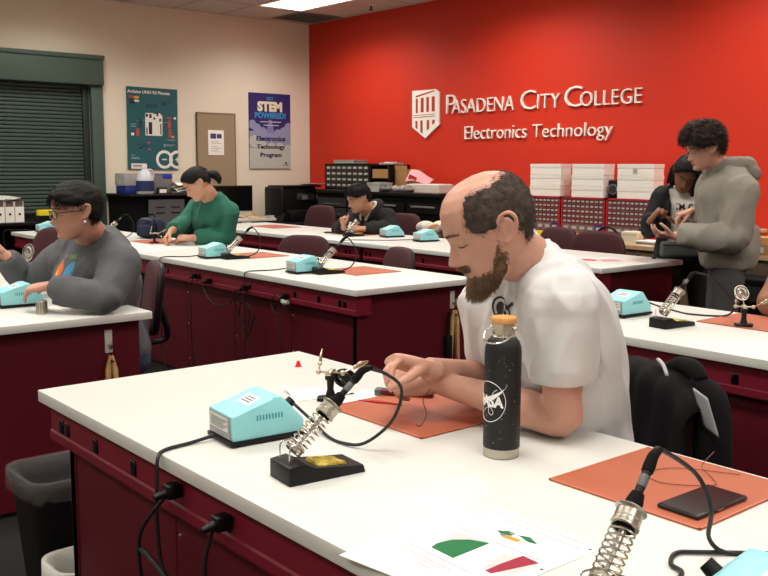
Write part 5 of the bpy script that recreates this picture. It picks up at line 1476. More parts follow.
class Person:
    def __init__(s, label, J, k=1.0, skin='c99878', sex='m'):
        s.J = {a: Vector(b) for a, b in J.items()}; s.k = k; s.label = label
        base = (s.J['pelvis'].x, s.J['pelvis'].y, 0)
        s.root = thing('person', label, 'person', base); s.o = Vector(base)
        s.skin = mat('skin_' + skin, skin, .5, sss=.08, var=.10, vscale=14, bump=.06, bscale=260)
        s.lip = mat('lip_' + skin, tuple(max(0, v * c) for v, c in zip([int(skin[i:i + 2], 16) / 255 for i in (0, 2, 4)], (.88, .72, .70))), .45)
        J = s.J
        s.lat = (J['shL'] - J['shR']).normalized()
        up = (J['neck'] - J['pelvis']).normalized(); s.lat_h = Vector(J['hipdir']).normalized() if 'hipdir' in J else s.lat
        s.fw = s.lat.cross(up).normalized()       # chest faces this way
        s.fw_h = s.lat_h.cross(Vector((0, 0, 1))).normalized()

    def torso(s, mb, g=0.0, belly=0.0, bust=0.0, w=1.0, bottom=True, neck=True, collar=1.0):
        J = s.J; k = s.k; P, N = J['pelvis'], J['neck']; L, F = s.lat, s.fw; up = (N - P)
        bend = J.get('bend', Vector((0, 0, 0)))
        def at_(t): return P + up * t + bend * math.sin(PI * t)
        def blend(t): return (s.lat_h * (1 - t) + L * t).normalized(), (s.fw_h * (1 - t) + F * t).normalized()
        S = []
        for t, a, b, fo in ((-.10, .150, .105, 0), (.0, .172, .118, 0), (.16, .165, .115, .010 + belly * .8), (.34, .150, .110, .012 + belly), (.55, .160, .118, .010 + belly * .4 + bust * .5), (.74, .170, .118, .008 + bust), (.88, .150, .092, 0), (.97, .092, .068, -.004), (1.03, .054, .052, -.004)):
            l, f = blend(max(0, min(1, t))); ex = (belly if .1 < t < .6 else 0) + (bust * .6 if .5 < t < .8 else 0)
            S.append((at_(t) + f * fo * k * 1.0, l, f, (a * w * k + g), (b * k + ex + g) * 1.0))
        loft(mb, S, 32, 2.3)
        for sd in ('L', 'R'):
            sh = J['sh' + sd]; c = at_(.80); nb = at_(.99)
            limb(mb, [c, c.lerp(sh, .6), sh], [.085 * k + g, .078 * k + g, .062 * k + g])
            limb(mb, [nb, nb.lerp(sh, .5) + V(0, 0, .004), sh + V(0, 0, .004)], [.050 * k + g, .052 * k + g, .050 * k + g])
        return at_

    def arm(s, mb, sd, g=0.0, upto=1.0, k2=1.0):
        J = s.J; k = s.k * k2; a, e, w_ = J['sh' + sd], J['el' + sd], J['wr' + sd]
        if upto >= 1.0:
            limb(mb, [a, a.lerp(e, .35), a.lerp(e, .8), e, e.lerp(w_, .25), e.lerp(w_, .6), w_],
                 [.060 * k + g, .050 * k + g, .041 * k + g, .041 * k + g, .042 * k + g, .034 * k + g, .0265 * k + g])

    def head(s, mb, fwd, up=(0, 0, 1), hs=1.0, jaw=1.0, neck_r=.058):
        H = s.J['head']; s.HM = frame(fwd, up, H); s.hs = hs
        head_shape(mb, s.HM, hs, jaw)
        n0 = s.J['neck'] - (s.J['neck'] - s.J['pelvis']).normalized() * .05
        b = s.HM @ (Vector((-.030, 0, -.075)) * hs); t = s.HM @ (Vector((-.012, 0, -.02)) * hs)
        limb(mb, [n0, s.J['neck'].lerp(b, .35), b, t], [neck_r * 1.32, neck_r * 1.10, neck_r * .98, neck_r * .9])

    def eyes(s, down=.6, brow=None, iris='3a2a1e', lash='1c1410'):
        """eyeballs set under the lids, lash lines and eyebrows"""
        HM, hs = s.HM, s.hs
        for sd in (-1, 1):
            if brow:
                bw = MB(); rr = random.Random(5 + sd)
                for _ in range(120):
                    u = rr.random(); y = sd * (.014 + .034 * u); z = .0215 + .005 * math.sin(u * 2.4) - .003 * u + rr.uniform(-.003, .003)
                    x = face_x(abs(y), z) + .0005; p = HM @ (V(x, y, z) * hs); e_ = HM @ (V(x + .002 - .003 * u, y + sd * .008, z + .003 - .003 * u) * hs)
                    bw.cyl(p, e_, .0007 * hs, .0002, seg=3)
                bw.build('eyebrow', mat('brow_' + brow, brow, .8), s.root, 180).location = -s.o
            ls = MB()
            ls.tube([HM @ (V(face_x(y, z) + .0004, sd * y, z) * hs) for y, z in ((.019, -.0050), (.025, -.0080), (.032, -.0088), (.039, -.0075), (.045, -.0045))], [.0005 * hs, .001 * hs, .0012 * hs, .0012 * hs, .0006 * hs], 6, 4)
            ls.build('eyelash', mat('lash_' + lash, lash, .7), s.root, 180).location = -s.o

    def lipmat(s):
        inv = s.HM.inverted(); hs = s.hs
        def fn(c):
            q = inv @ c; q = q / hs
            return abs(q.y) < .023 * (1 - ((q.z + .0665) / .013) ** 2) and -.078 < q.z < -.057 and q.x > .07
        return [(s.lip, fn)]

RV = V(.6407, .7678, 0); FV = V(-.7678, .6407, 0); ZV = V(0, 0, 1)


def wrinkle(amp, axis, f_along=4, f_across=22, seed=0.0, amp2=.0, f2=9):
    ax = Vector(axis).normalized(); b = ax.orthogonal().normalized(); c = ax.cross(b)
    def fn(co):
        out = np.zeros(len(co))
        for i, p in enumerate(co):
            v = Vector(p); q = Vector((v.dot(ax) * f_along + seed, v.dot(b) * f_across, v.dot(c) * f_across))
            n = mnoise.noise(q); n = 1 - abs(n) * 2.2
            out[i] = amp * n + (amp2 * mnoise.noise(v * f2 + Vector((seed, 0, 0))) if amp2 else 0)
        return out
    return fn


def lower_body(p, m_pants, m_shoe, hips=None, seated=True, g=.0, vox=.010, r=1.0):
    """trousers and shoes; joints knL, knR, anL, anR"""
    J = p.J; k = p.k * r; P = J['pelvis']; mb = MB()
    l = p.lat_h; f = p.fw_h
    loft(mb, [(P + ZV * .12 * k, l, f, .150 * k, .110 * k), (P + ZV * .04 * k, l, f, .172 * k, .122 * k), (P - ZV * .06 * k, l, f, .172 * k, .125 * k), (P - ZV * .11 * k, l, f, .13 * k, .10 * k)], 28)
    for sd, sg in (('L', 1), ('R', -1)):
        h = P + l * (.088 * k * sg) - ZV * .03
        kn, an = J['kn' + sd], J['an' + sd]
        limb(mb, [h, h.lerp(kn, .4), kn, kn.lerp(an, .35), an], [.090 * k, .085 * k, .062 * k, .058 * k, .050 * k])
    fuse('trousers', mb, vox, m_pants, p.root, 2, origin=p.o, disp=wrinkle(.004, (0, 0, 1), 6, 16, 3))
    for sd in 'LR':
        an = J['an' + sd]; toe = J.get('toe' + sd) or (an + f * .17 * k); toe = V(toe.x, toe.y, .035)
        sh = MB(); limb(sh, [V(an.x, an.y, .05) - f * .05 * k, V(an.x, an.y, .055), toe - f * .04, toe], [.036, .045, .042, .032], 14)
        limb(sh, [V(an.x, an.y, .05), V(an.x, an.y, .11)], [.045, .046], 14, 1)
        fuse('shoe', sh, .010, m_shoe, p.root, 2, origin=p.o, disp=lambda co: np.minimum(0, 0 * co[:, 2]))


# ------------------------------------------------------------------ the bald man at the nearest bench
J = dict(head=dp(488, 228, 2.05), neck=dp(528, 261, 2.17), pelvis=V(-1.46, 1.85, .50), shL=dp(562, 304, 2.02), shR=dp(492, 305, 2.32),
         elL=at(562, 418, .808), elR=at(496, 380, .808), wrL=at(436, 382, .848), wrR=at(428, 369, .89),
         hipdir=(.93, -.28, 0), knL=V(-1.17, 1.42, .52), knR=V(-1.55, 1.40, .52), anL=V(-1.15, 1.45, .09), anR=V(-1.58, 1.42, .09), bend=V(.015, .028, .0))
pm = Person('bald bearded man in a white t-shirt leaning on the nearest bench, hands together', J, 1.04, 'c69480')
fh = (-RV * math.cos(math.radians(9)) - FV * math.sin(math.radians(9)))
tilt = math.radians(25); fw = fh * math.cos(tilt) - ZV * math.sin(tilt)
skin = MB()
pm.torso(skin, g=-.006)
for sd in 'LR': pm.arm(skin, sd)
pm.head(skin, fw, hs=1.02, neck_r=.060)
hand(skin, J['wrL'], -RV * .96 + ZV * .03 + FV * .20, FV * .80 - ZV * .55 - RV * .2, ZV, [(.75, .75, .3), (.95, .9, .5), (1.0, 1.0, .6), (1.05, 1.0, .6)], 1.02, thumb=(.80, .40, .55))
hand(skin, J['wrR'], -RV * .85 + ZV * .28 - FV * .25, -ZV * .85 - FV * .35, FV * -.5 + ZV * .2 , [(.9, .7, .4), (1.0, .8, .5), (1.0, .95, .6), (1.0, 1.0, .6)], 1.0, thumb=(.75, .30, .75))
lipm = pm.lipmat()
fuse('body', skin, .0034, pm.skin, pm.root, 2, origin=pm.o, mats=lipm)
pm.eyes(brow='5a4632')
# shirt
m_tee = mat('white_tshirt', 'cbcbcb', .85, bump=.12, bscale=350)
cl = MB(); pm.torso(cl, g=.016, w=1.03)
hems = []
for sd, fr in (('L', .66), ('R', .70)):
    a, e = pm.J['sh' + sd], pm.J['el' + sd]; h = a.lerp(e, fr); d = (e - a).normalized()
    limb(cl, [a - d * .03, a.lerp(e, .2), a.lerp(e, .45), h], [.074, .076, .074, .073], 24); cl.ball(a, .078)
    hems.append((h, d))
nk = pm.J['neck']; nu_ = (nk - pm.J['pelvis']).normalized()
def neck_plane(p, t=.030, lean=.35, r=.10):
    nk_ = p.J['neck']; b_ = p.HM @ (V(-.030, 0, -.075) * p.hs); nd = (b_ - nk_).normalized()
    nf_ = (nd + p.fw * lean).normalized(); c_ = nk_ + nd * t
    return (lambda c, n: (c - c_).dot(nf_) > 0 and (c - c_).length < r), c_, nf_
ncut, nkc, nf = neck_plane(pm, .030, .45)
cuts = [lambda c, n, h=h, d=d: 0 < (c - h).dot(d) < .06 and ((c - h) - d * (c - h).dot(d)).length < .083 for h, d in hems]
wr = wrinkle(.0105, (pm.J['shL'] - pm.J['pelvis']), 3.5, 15, 2.0, .005, 8)
tee = fuse('t_shirt', cl, .0060, m_tee, pm.root, 5, origin=pm.o, disp=wr, flat_=[(h, d, .1) for h, d in hems])
for (h, d) in hems:                                      # stitched hems
    pass
# collar band
cb = MB(); pts = []
for k_ in range(28):
    a = 2 * PI * k_ / 28; nf2 = nf.cross(pm.lat).normalized(); q = nkc + pm.lat * (.0735 * math.cos(a)) + nf2 * (.076 * math.sin(a)); pts.append(q)
cb.tube(pts, .0065, 8, 1, closed=True)
cb.build('collar', m_tee, pm.root, 180).location = -pm.o
# round print on the chest
ch = pm.J['pelvis'].lerp(nk, .70) + pm.bend_f if hasattr(pm, 'bend_f') else pm.J['pelvis'].lerp(nk, .74)
lower_body(pm, mat('dark_jeans', '20232b', .9, bump=.2, bscale=300), mat('dark_shoe', '191819', .6))

# hair: close-cropped back and sides, bare crown; full beard
HM, hs = pm.HM, pm.hs
m_hair = mat('cropped_hair', '5c5046', .9, var=.5, vscale=70, bump=.6, bscale=700)
m_beard = mat('brown_beard', '7d6248', .8, var=.4, vscale=50)
def hair_zone(th, z):
    """how much hair grows: 0 bare, 1 full"""
    p = head_pt(th, z, False); a = abs((th + PI) % (2 * PI) - PI) + .10 * mnoise.noise(p * 90) + .06 * mnoise.noise(p * 260); z = z + .005 * mnoise.noise(p * 120 + Vector((3, 1, 2)))
    side = min(1, max(0, (a - .80 - .12 * max(0, z - .045) / .05 - .35 * max(0, .02 - z) / .03) / .22))
    topz = .099 + .008 * min(1, max(0, (a - 1.6) / .8))
    top = min(1, max(0, (topz - z) / .014)); low = min(1, max(0, (z + .055 - .052 * min(1, max(0, (2.3 - a) / .6))) / .012))
    return side * top * low
hb = MB(); rows = []
nu2, nv2 = 110, 60
for j in range(nv2):
    z = .105 - j / (nv2 - 1) * .175; row = []
    for i in range(nu2):
        th = 2 * PI * i / nu2; p = head_pt(th, z, False); d = (p - Vector((-.008, 0, 0))).normalized(); mk = hair_zone(th, z)
        n = mnoise.noise(p * 160) * .0012
        row.append(hb.bm.verts.new(HM @ ((p + d * (.0036 * mk + n * mk - .016 * (1 - mk))) * hs)))
    rows.append(row)
for j in range(nv2 - 1):
    for i in range(nu2): hb.bm.faces.new((rows[j][i], rows[j][(i + 1) % nu2], rows[j + 1][(i + 1) % nu2], rows[j + 1][i]))
rng = random.Random(8)
def smp(r):
    while True:
        th = r.uniform(.75, 2 * PI - .75); z = r.uniform(-.06, .103)
        if hair_zone(th, z) > r.random() * .8 + .1: return th, z
strands(hb, HM, hs, 5200, smp, lambda th, z, n, r: Vector((-.5, 0, -.6)), .0085, .00042, rng, lift=.35, droop=.1, base=.0025)
hb.build('cropped_hair', m_hair, pm.root, 180).location = -pm.o
# beard
def beard_zone(p):
    """p on the face in head units"""
    ay = abs(p.y)
    if p.x < -.004 or p.z > .004: return 0
    # cheek line rises from the mouth corner to the sideburn
    line = -.072 + .070 * min(1, max(0, (.040 - p.x) / .036)) + .006 * mnoise.noise(p * 150)
    b = min(1, max(0, (line - p.z) / .012))
    if p.x > .060 and ay < .030:                      # moustache and chin, lips left free
        mo = 1 if -.0585 < p.z < -.0475 else 0
        chin = 1 if p.z < -.078 else 0
        b = max(mo, chin, min(b, 1 if ay > .024 else 0))
    jawf = min(1, max(0, (p.x + .004) / .012))
    return b * jawf
bd = MB(); rng = random.Random(9); cnt = 0
while cnt < 5200:
    th = rng.uniform(-1.9, 1.9); z = rng.uniform(-.1165, .002); p = head_pt(th, z, True)
    bz = beard_zone(p)
    if bz < rng.random() * .9 + .05: continue
    cnt += 1
    nrm = (p - Vector((.01, 0, -.04))).normalized()
    low = min(1, max(0, (-.055 - p.z) / .04)); fr = min(1, max(0, (p.x - .02) / .05))
    L = (.006 + .020 * low * fr + .007 * fr) * rng.uniform(.6, 1.2)
    if -.0585 < p.z < -.0475: L = .014; flow = Vector((.15, math.copysign(.8, p.y), -.6))
    else: flow = Vector((.20 + .30 * fr * low, p.y * 2.2 - math.copysign(.25 * (1 - fr), p.y), -1.0))
    f = (flow.normalized() + nrm * .38).normalized(); q = p - nrm * .001; pts = [HM @ (q * hs)]
    for k_ in range(3):
        f = (f + Vector((rng.uniform(-.22, .22), rng.uniform(-.22, .22), rng.uniform(-.12, .05))) - nrm * .10).normalized()
        q = q + f * (L / 3); pts.append(HM @ (q * hs))
    t_ = (pts[-1] - pts[0]).normalized(); b_ = t_.orthogonal().normalized(); a_ = t_.cross(b_); rings = []
    for k_, pt in enumerate(pts[:-1]):
        w_ = .00075 * (1, 1, .7)[k_]; rings.append([bd.bm.verts.new(pt + (b_ * math.cos(x) + a_ * math.sin(x)) * w_) for x in (0, 2.1, 4.2)])
    tip = bd.bm.verts.new(pts[-1])
    for r0, r1 in zip(rings, rings[1:]):
        for k_ in range(3): bd.bm.faces.new((r0[k_], r0[(k_ + 1) % 3], r1[(k_ + 1) % 3], r1[k_]))
    for k_ in range(3): bd.bm.faces.new((rings[-1][k_], rings[-1][(k_ + 1) % 3], tip))
# under-beard mass so that no skin shows through
rows = []
for j in range(34):
    z = -.004 - j / 33 * .112; row = []
    for i in range(60):
        th = -1.95 + 3.9 * i / 59; p = head_pt(th, z, True); nrm = (p - Vector((.01, 0, -.04))).normalized(); bz = beard_zone(p)
        low = min(1, max(0, (-.060 - p.z) / .035)); fr = min(1, max(0, (p.x - .03) / .04))
        row.append(bd.bm.verts.new(HM @ ((p + nrm * (bz * (.0006 + .005 * low * fr) - (1 - bz) * .012) + Vector((0, 0, -.010 * low * fr * bz))) * hs)))
    rows.append(row)
for j in range(33):
    for i in range(59): bd.bm.faces.new((rows[j][i], rows[j][i + 1], rows[j + 1][i + 1], rows[j + 1][i]))
bd.build('beard', m_beard, pm.root, 180).location = -pm.o
# round emblem on the chest
from mathutils.bvhtree import BVHTree
def on_cloth(ob, person, c0, ux, uy, nrm, polys, name, m, lift=.0015):
    """print laid onto the cloth: polys in metres about c0"""
    me = ob.data; bv = BVHTree.FromPolygons([v.co + person.o for v in me.vertices], [tuple(p.vertices) for p in me.polygons])
    b = MB()
    for poly in polys:
        bm2 = bmesh.new(); vs = [bm2.verts.new((x, y, 0)) for x, y in poly]; bm2.faces.new(vs)
        bmesh.ops.triangulate(bm2, faces=bm2.faces); bmesh.ops.subdivide_edges(bm2, edges=bm2.edges, cuts=2, use_grid_fill=True)
        mp = {}
        for v in bm2.verts:
            q = c0 + ux * v.co.x + uy * v.co.y + nrm * .35; h = bv.ray_cast(q, -nrm)
            if h[0] is not None: mp[v] = b.bm.verts.new(h[0] + nrm * lift)
        for f in bm2.faces:
            if all(v in mp for v in f.verts): b.bm.faces.new([mp[v] for v in f.verts])
        bm2.free()
    o_ = b.build(name, m, person.root, 180); o_.location = -person.o
    return o_
def ring_poly(r0, r1, n=20): return [[(r * math.cos(a), r * math.sin(a)) for r, a in ((r0, 2 * PI * k / n), (r1, 2 * PI * k / n), (r1, 2 * PI * (k + 1) / n), (r0, 2 * PI * (k + 1) / n))] for k in range(n)]
ce = dp(498, 316, 2.12); en = (pm.fw * .6 - FV * .8); en = (en - nu_ * en.dot(nu_)).normalized()
on_cloth(tee, pm, ce, nu_.cross(en).normalized(), nu_, en, ring_poly(.026, .031) + ring_poly(.001, .019) + [[(-.030, -.020), (-.024, -.026), (.045, .030), (.040, .034)]], 'chest_emblem', mat('emblem_black', '1a1b1f', .7))
# ring on the left hand
rp = pm.J['wrL'] + (-RV * .96 + FV * .2).normalized() * .108 - ZV * .008 + FV * .004

def long_sleeves(p, cl, g=.018, sds='LR', k2=1.0, cuff=True, end=.93):
    k = p.k * k2
    for sd in sds:
        a, e, w_ = p.J['sh' + sd], p.J['el' + sd], p.J['wr' + sd]; q = e.lerp(w_, end)
        cl.ball(a, .070 * k + g)
        limb(cl, [a, a.lerp(e, .35), a.lerp(e, .8), e, e.lerp(w_, .3), e.lerp(w_, .75), q],
             [.074 * k + g, .060 * k + g, .050 * k + g, .047 * k + g, .048 * k + g, .040 * k + g, .030 * k + g * .8])


def neck_cut(p, up=.022, fwd=.35, r=.095): return neck_plane(p, .024, .35, r)


def collar_ring(p, c0, nf, a, b, r, m, name='collar'):
    cb = MB(); f2 = nf.cross(p.lat).normalized()
    cb.tube([c0 + p.lat * (a * math.cos(2 * PI * k / 24)) + f2 * (b * math.sin(2 * PI * k / 24)) for k in range(24)], r, 8, 1, closed=True)
    cb.build(name, m, p.root, 180).location = -p.o


def facing(yaw, tilt):
    """yaw: degrees turned from the photo's left towards the camera; tilt: degrees downwards"""
    h = -RV * math.cos(math.radians(yaw)) - FV * math.sin(math.radians(yaw))
    return h * math.cos(math.radians(tilt)) - ZV * math.sin(math.radians(tilt))


def dark_hair(p, name, m, low, thick, noise, n, ln, wd, seed, sample=None, flow=None, freq=38, lift=.3, base=.006, zr=(-.05, .116), extra=None):
    hb = MB(); hair_shell(hb, p.HM, p.hs, low, thick, noise, freq, seed)
    rng = random.Random(seed)
    def smp(r):
        while True:
            th = r.uniform(0, 2 * PI); z = r.uniform(*zr)
            if z > low(th) + .004: return th, z
    strands(hb, p.HM, p.hs, n, smp, flow or (lambda th, z, nr, r: Vector((-.2, 0, -.8))), ln, wd, rng, lift=lift, base=lambda th, z: max(0, thick(th, z) - .003))
    if extra: extra(hb)
    o = hb.build(name, m, p.root, 180); o.location = -p.o
    return o


def aw(th): return abs((th + PI) % (2 * PI) - PI)      # 0 at the face, pi at the nape
def interp(x, xs, ys): return float(np.interp(x, xs, ys))
m_black_hair = mat('black_hair', '070606', .6, bump=.4, bscale=300, stretch=(1, 1, .3), spec=.3)
m_brown_hair = mat('dark_brown_hair', '2c1d15', .6, bump=.5, bscale=200)
m_jeans = mat('blue_jeans', '27384f', .9, bump=.3, bscale=300)
m_shoe = mat('dark_shoe', '191819', .6)

# ------------------------------------------------------------------ woman in grey at the left
J = dict(head=dp(75, 211, 3.80), neck=dp(93, 236, 3.98), pelvis=dp(116, 345, 4.28), shL=dp(120, 264, 3.88), shR=dp(62, 260, 4.25),
         elL=at(106, 299, .822), elR=dp(26, 283, 4.30), wrL=at(50, 286, .870), wrR=dp(5, 255, 4.15), hipdir=(.95, -.2, 0))
J['knL'] = J['pelvis'] + V(.02, -.42, .02); J['knR'] = J['pelvis'] + V(-.22, -.42, .02); J['anL'] = V(J['knL'].x, J['knL'].y + .05, .09); J['anR'] = V(J['knR'].x, J['knR'].y + .05, .09)
pw = Person('seated woman with short black hair and glasses in a grey sweatshirt', J, 1.02, 'b98672')
skin = MB(); pw.torso(skin, g=-.01, w=1.08)
for sd in 'LR': pw.arm(skin, sd)
pw.head(skin, facing(34, 7), hs=.96, jaw=1.12, neck_r=.060)
hand(skin, J['wrL'], -RV * .93 - ZV * .12 + FV * .1, -ZV * .95 + FV * .2, FV, [(.35, .5, .3), (.45, .6, .3), (.5, .6, .4), (.55, .6, .4)], .95, thumb=(.6, .7, .3))
hand(skin, J['wrR'], -RV * .6 + ZV * .7, -FV * .2 + RV * -.8, -FV, [(.9, .8, .5)] * 4, .95)
fuse('body', skin, .0055, pw.skin, pw.root, 2, origin=pw.o, mats=pw.lipmat())
pw.eyes(brow='241b18')
m_sweat = mat('grey_sweatshirt', '595b5f', .95, bump=.25, bscale=420, var=.12, vscale=160)
cl = MB(); pw.torso(cl, g=.022, w=1.12, belly=.030, bust=.02); long_sleeves(pw, cl, .014, k2=.98, end=.95)
cut, c0, nf = neck_cut(pw, .014, .6, .105)
sw = fuse('sweatshirt', cl, .009, m_sweat, pw.root, 6, origin=pw.o, disp=wrinkle(.008, (.3, .5, 1), 4, 13, 5, .004, 7))
collar_ring(pw, c0, nf, .072, .074, .0065, m_sweat)
lower_body(pw, m_jeans, m_shoe, r=1.12)
ce = pw.J['pelvis'].lerp(pw.J['neck'], .74); up = (pw.J['neck'] - pw.J['pelvis']).normalized()
def blob(cx, cy, r, n=14, w=.25, s=0): return [(cx + r * (1 + w * math.sin(3 * a + s) * .5) * math.cos(a), cy + r * 1.15 * (1 + w * math.cos(4 * a + s) * .5) * math.sin(a)) for a in [2 * PI * k / n for k in range(n)]]
ce = ce + up * .03 - pw.lat * .02
on_cloth(sw, pw, ce, pw.lat, up, pw.fw, [blob(-.050, .0, .044)], 'orange_print', mat('print_orange2', 'cf6a2e', .8))
on_cloth(sw, pw, ce, pw.lat, up, pw.fw, [blob(-.045, .0, .017, s=2)], 'yellow_print', mat('print_yellow', 'e0b04a', .8), lift=.0025)
on_cloth(sw, pw, ce, pw.lat, up, pw.fw, [blob(.050, .0, .042, s=1)], 'blue_print', mat('print_blue', '3f86b5', .8))
on_cloth(sw, pw, ce, pw.lat, up, pw.fw, [[(-.05 + .02 * k, .060), (-.035 + .02 * k, .060), (-.035 + .02 * k, .074), (-.05 + .02 * k, .074)] for k in range(2)], 'pink_print', mat('print_pink', '8a6a78', .8))
on_cloth(sw, pw, ce, pw.lat, up, pw.fw, [[(.0 + .020 * k, .060), (.015 + .020 * k, .060), (.015 + .020 * k, .076), (.0 + .020 * k, .076)] for k in range(3)], 'green_print', mat('print_green2', '5f8f52', .8))
low = lambda th: interp(aw(th), (0, .5, .95, 1.25, 1.6, 1.9, 2.4, PI), (.050, .040, .020, .012, .006, -.050, -.062, -.064))
dark_hair(pw, 'short_hair', m_black_hair, low, lambda th, z: .013, .005, 2400, .030, .0009, 21, flow=lambda th, z, nr, r: Vector((.5 if aw(th) < 1.4 else -.3, -.4, -.6)), lift=.12)
gl = MB(); HM, hs = pw.HM, pw.hs
def G(x, y, z): return HM @ (V(x, y, z) * hs)
for sg in (-1, 1):
    gl.tube([G(.098 - .006 * (abs(math.cos(a)) > .5) * (math.cos(a) * sg > 0), sg * .032 + .0235 * math.copysign(abs(math.cos(a)) ** .8, math.cos(a)), -.003 + .0165 * math.copysign(abs(math.sin(a)) ** .8, math.sin(a))) for a in [2 * PI * k / 24 for k in range(24)]], .0016, 6, 1, closed=True)
    gl.tube([G(.093, sg * .0555, .004), G(.080, sg * .068, .006), G(.030, sg * .079, .006), G(-.010, sg * .082, .004)], .0017, 6, 3)
gl.tube([G(.098, -.009, .002), G(.101, 0, .004), G(.098, .009, .002)], .0015, 6, 3)
gl.build('glasses_frame', M['black'], pw.root, 180).location = -pw.o
ln = MB()
for sg in (-1, 1):
    vs = [ln.bm.verts.new(G(.0965, sg * .032 + .022 * math.cos(a), -.003 + .0155 * math.sin(a))) for a in [2 * PI * k / 20 for k in range(20)]]; ln.bm.faces.new(vs)
ln.build('glasses_lens', mat('lens_clear', 'dfe6e8', .03, alpha=.18), pw.root, 180).location = -pw.o
MB().ball(G(-.010, .088, -.043), .0055).build('earring', mat('pearl', 'e6dccb', .25), pw.root, 180).location = -pw.o

# ------------------------------------------------------------------ woman in green
J = dict(head=dp(196.5, 184, 6.95), neck=dp(211, 198, 7.12), pelvis=dp(224, 262, 7.62), shL=dp(227, 212, 7.14), shR=dp(199, 209, 7.42),
         elL=dp(226, 237, 7.18), elR=dp(184, 224, 7.35), wrL=dp(189, 238, 7.02), wrR=dp(171, 231, 7.02), hipdir=(.93, -.3, 0))
J['knL'] = J['pelvis'] + V(-.02, -.40, .0); J['knR'] = J['pelvis'] + V(-.22, -.38, .0); J['anL'] = V(J['knL'].x, J['knL'].y + .1, .09); J['anR'] = V(J['knR'].x, J['knR'].y + .1, .09)
pg = Person('seated woman in a green pullover bending over a small clamp', J, .96, 'cf9c80')
skin = MB(); pg.torso(skin, g=-.008)
for sd in 'LR': pg.arm(skin, sd)
pg.head(skin, facing(20, 34), hs=.98)
hand(skin, J['wrL'], -RV * .9 - ZV * .0 + FV * .1, FV * .5 - ZV * .8, ZV, [(.6, .6, .3)] * 4, .92)
hand(skin, J['wrR'], -RV * .4 - ZV * .6 - FV * .35, -ZV * .6 + RV * .8, -FV, [(.6, .7, .4)] * 4, .92)
fuse('body', skin, .0065, pg.skin, pg.root, 1, origin=pg.o, mats=pg.lipmat())
pg.eyes(brow='1c1512')
m_grn = mat('green_pullover', '2c6a58', .95, bump=.25, bscale=300, var=.12, vscale=120)
cl = MB(); pg.torso(cl, g=.024, w=1.02, bust=.01); long_sleeves(pg, cl, .022, end=.80)
cut, c0, nf = neck_cut(pg, .014, .5, .10)
fuse('pullover', cl, .011, m_grn, pg.root, 3, origin=pg.o, disp=wrinkle(.009, (.3, .2, 1), 4, 12, 9))
collar_ring(pg, c0 + nf * .008, nf, .066, .068, .012, m_grn)
lower_body(pg, m_jeans, m_shoe)
def pony(hb):
    q = lambda x, y, z: pg.HM @ (V(x, y, z) * pg.hs)
    hb.tube([q(-.095, .0, -.005), q(-.128, .0, .0), q(-.155, .0, -.02), q(-.160, .005, -.060), q(-.145, .005, -.095)], [.022, .032, .034, .028, .010], 12, 4)
low = lambda th: interp(aw(th), (0, .5, .9, 1.2, 1.6, 2.0, 2.6, PI), (.060, .052, .030, .010, .010, -.030, -.050, -.055))
dark_hair(pg, 'tied_hair', m_black_hair, low, lambda th, z: .012, .002, 900, .03, .001, 31, flow=lambda th, z, nr, r: Vector((-1, 0, .1)), lift=.03, extra=pony)
MB().tube([pg.HM @ (V(-.112, .02 * math.cos(a), -.004 + .02 * math.sin(a)) * pg.hs) for a in [2 * PI * k / 12 for k in range(12)]], .006, 6, 1, closed=True).build('hair_tie', mat('hair_tie_blue', '8fa6ad', .7), pg.root, 180).location = -pg.o

# ------------------------------------------------------------------ young man at the far row
J = dict(head=dp(358, 198.5, 8.25), neck=dp(370, 212, 8.42), pelvis=dp(378, 258, 8.95), shL=dp(387, 219, 8.35), shR=dp(357, 219, 8.75),
         elL=dp(391, 229.5, 8.28), elR=dp(340, 229, 8.52), wrL=dp(362, 229, 8.17), wrR=dp(344, 227.5, 8.17), hipdir=(.93, -.3, 0))
J['knL'] = J['pelvis'] + V(.02, -.40, .0); J['knR'] = J['pelvis'] + V(-.22, -.40, .0); J['anL'] = V(J['knL'].x, J['knL'].y + .1, .09); J['anR'] = V(J['knR'].x, J['knR'].y + .1, .09)
pb = Person('young man with short black hair in a dark hoodie hunched over the far row', J, .98, 'bd8c70')
skin = MB(); pb.torso(skin, g=-.008)
for sd in 'LR': pb.arm(skin, sd)
pb.head(skin, facing(26, 20), hs=1.0)
hand(skin, J['wrL'], -RV * .9 + ZV * .1, FV * .5 - ZV * .8, ZV, [(.9, .9, .5)] * 4, .95)
hand(skin, J['wrR'], ZV * .75 - RV * .2, RV * .8 + FV * .3, -FV, [(1.2, 1.2, .7)] * 4, .95)
fuse('body', skin, .0065, pb.skin, pb.root, 1, origin=pb.o, mats=pb.lipmat())
pb.eyes(brow='15100e')
m_hood = mat('charcoal_hoodie', '1b1b1d', .95, bump=.3, bscale=300)
m_cream = mat('cream_lining', 'c9c0ae', .95, bump=.3, bscale=300)
cl = MB(); pb.torso(cl, g=.026, w=1.02); long_sleeves(pb, cl, .026, end=.9)
cut, c0, nf = neck_cut(pb, .014, .6, .11)
hd = fuse('hoodie', cl, .011, m_hood, pb.root, 3, origin=pb.o, disp=wrinkle(.009, (.3, .2, 1), 4, 12, 9))
lower_body(pb, mat('dark_jeans', '20232b', .9, bump=.2, bscale=300), m_shoe)
nk = pb.J['neck']; nu_ = (nk - pb.J['pelvis']).normalized()
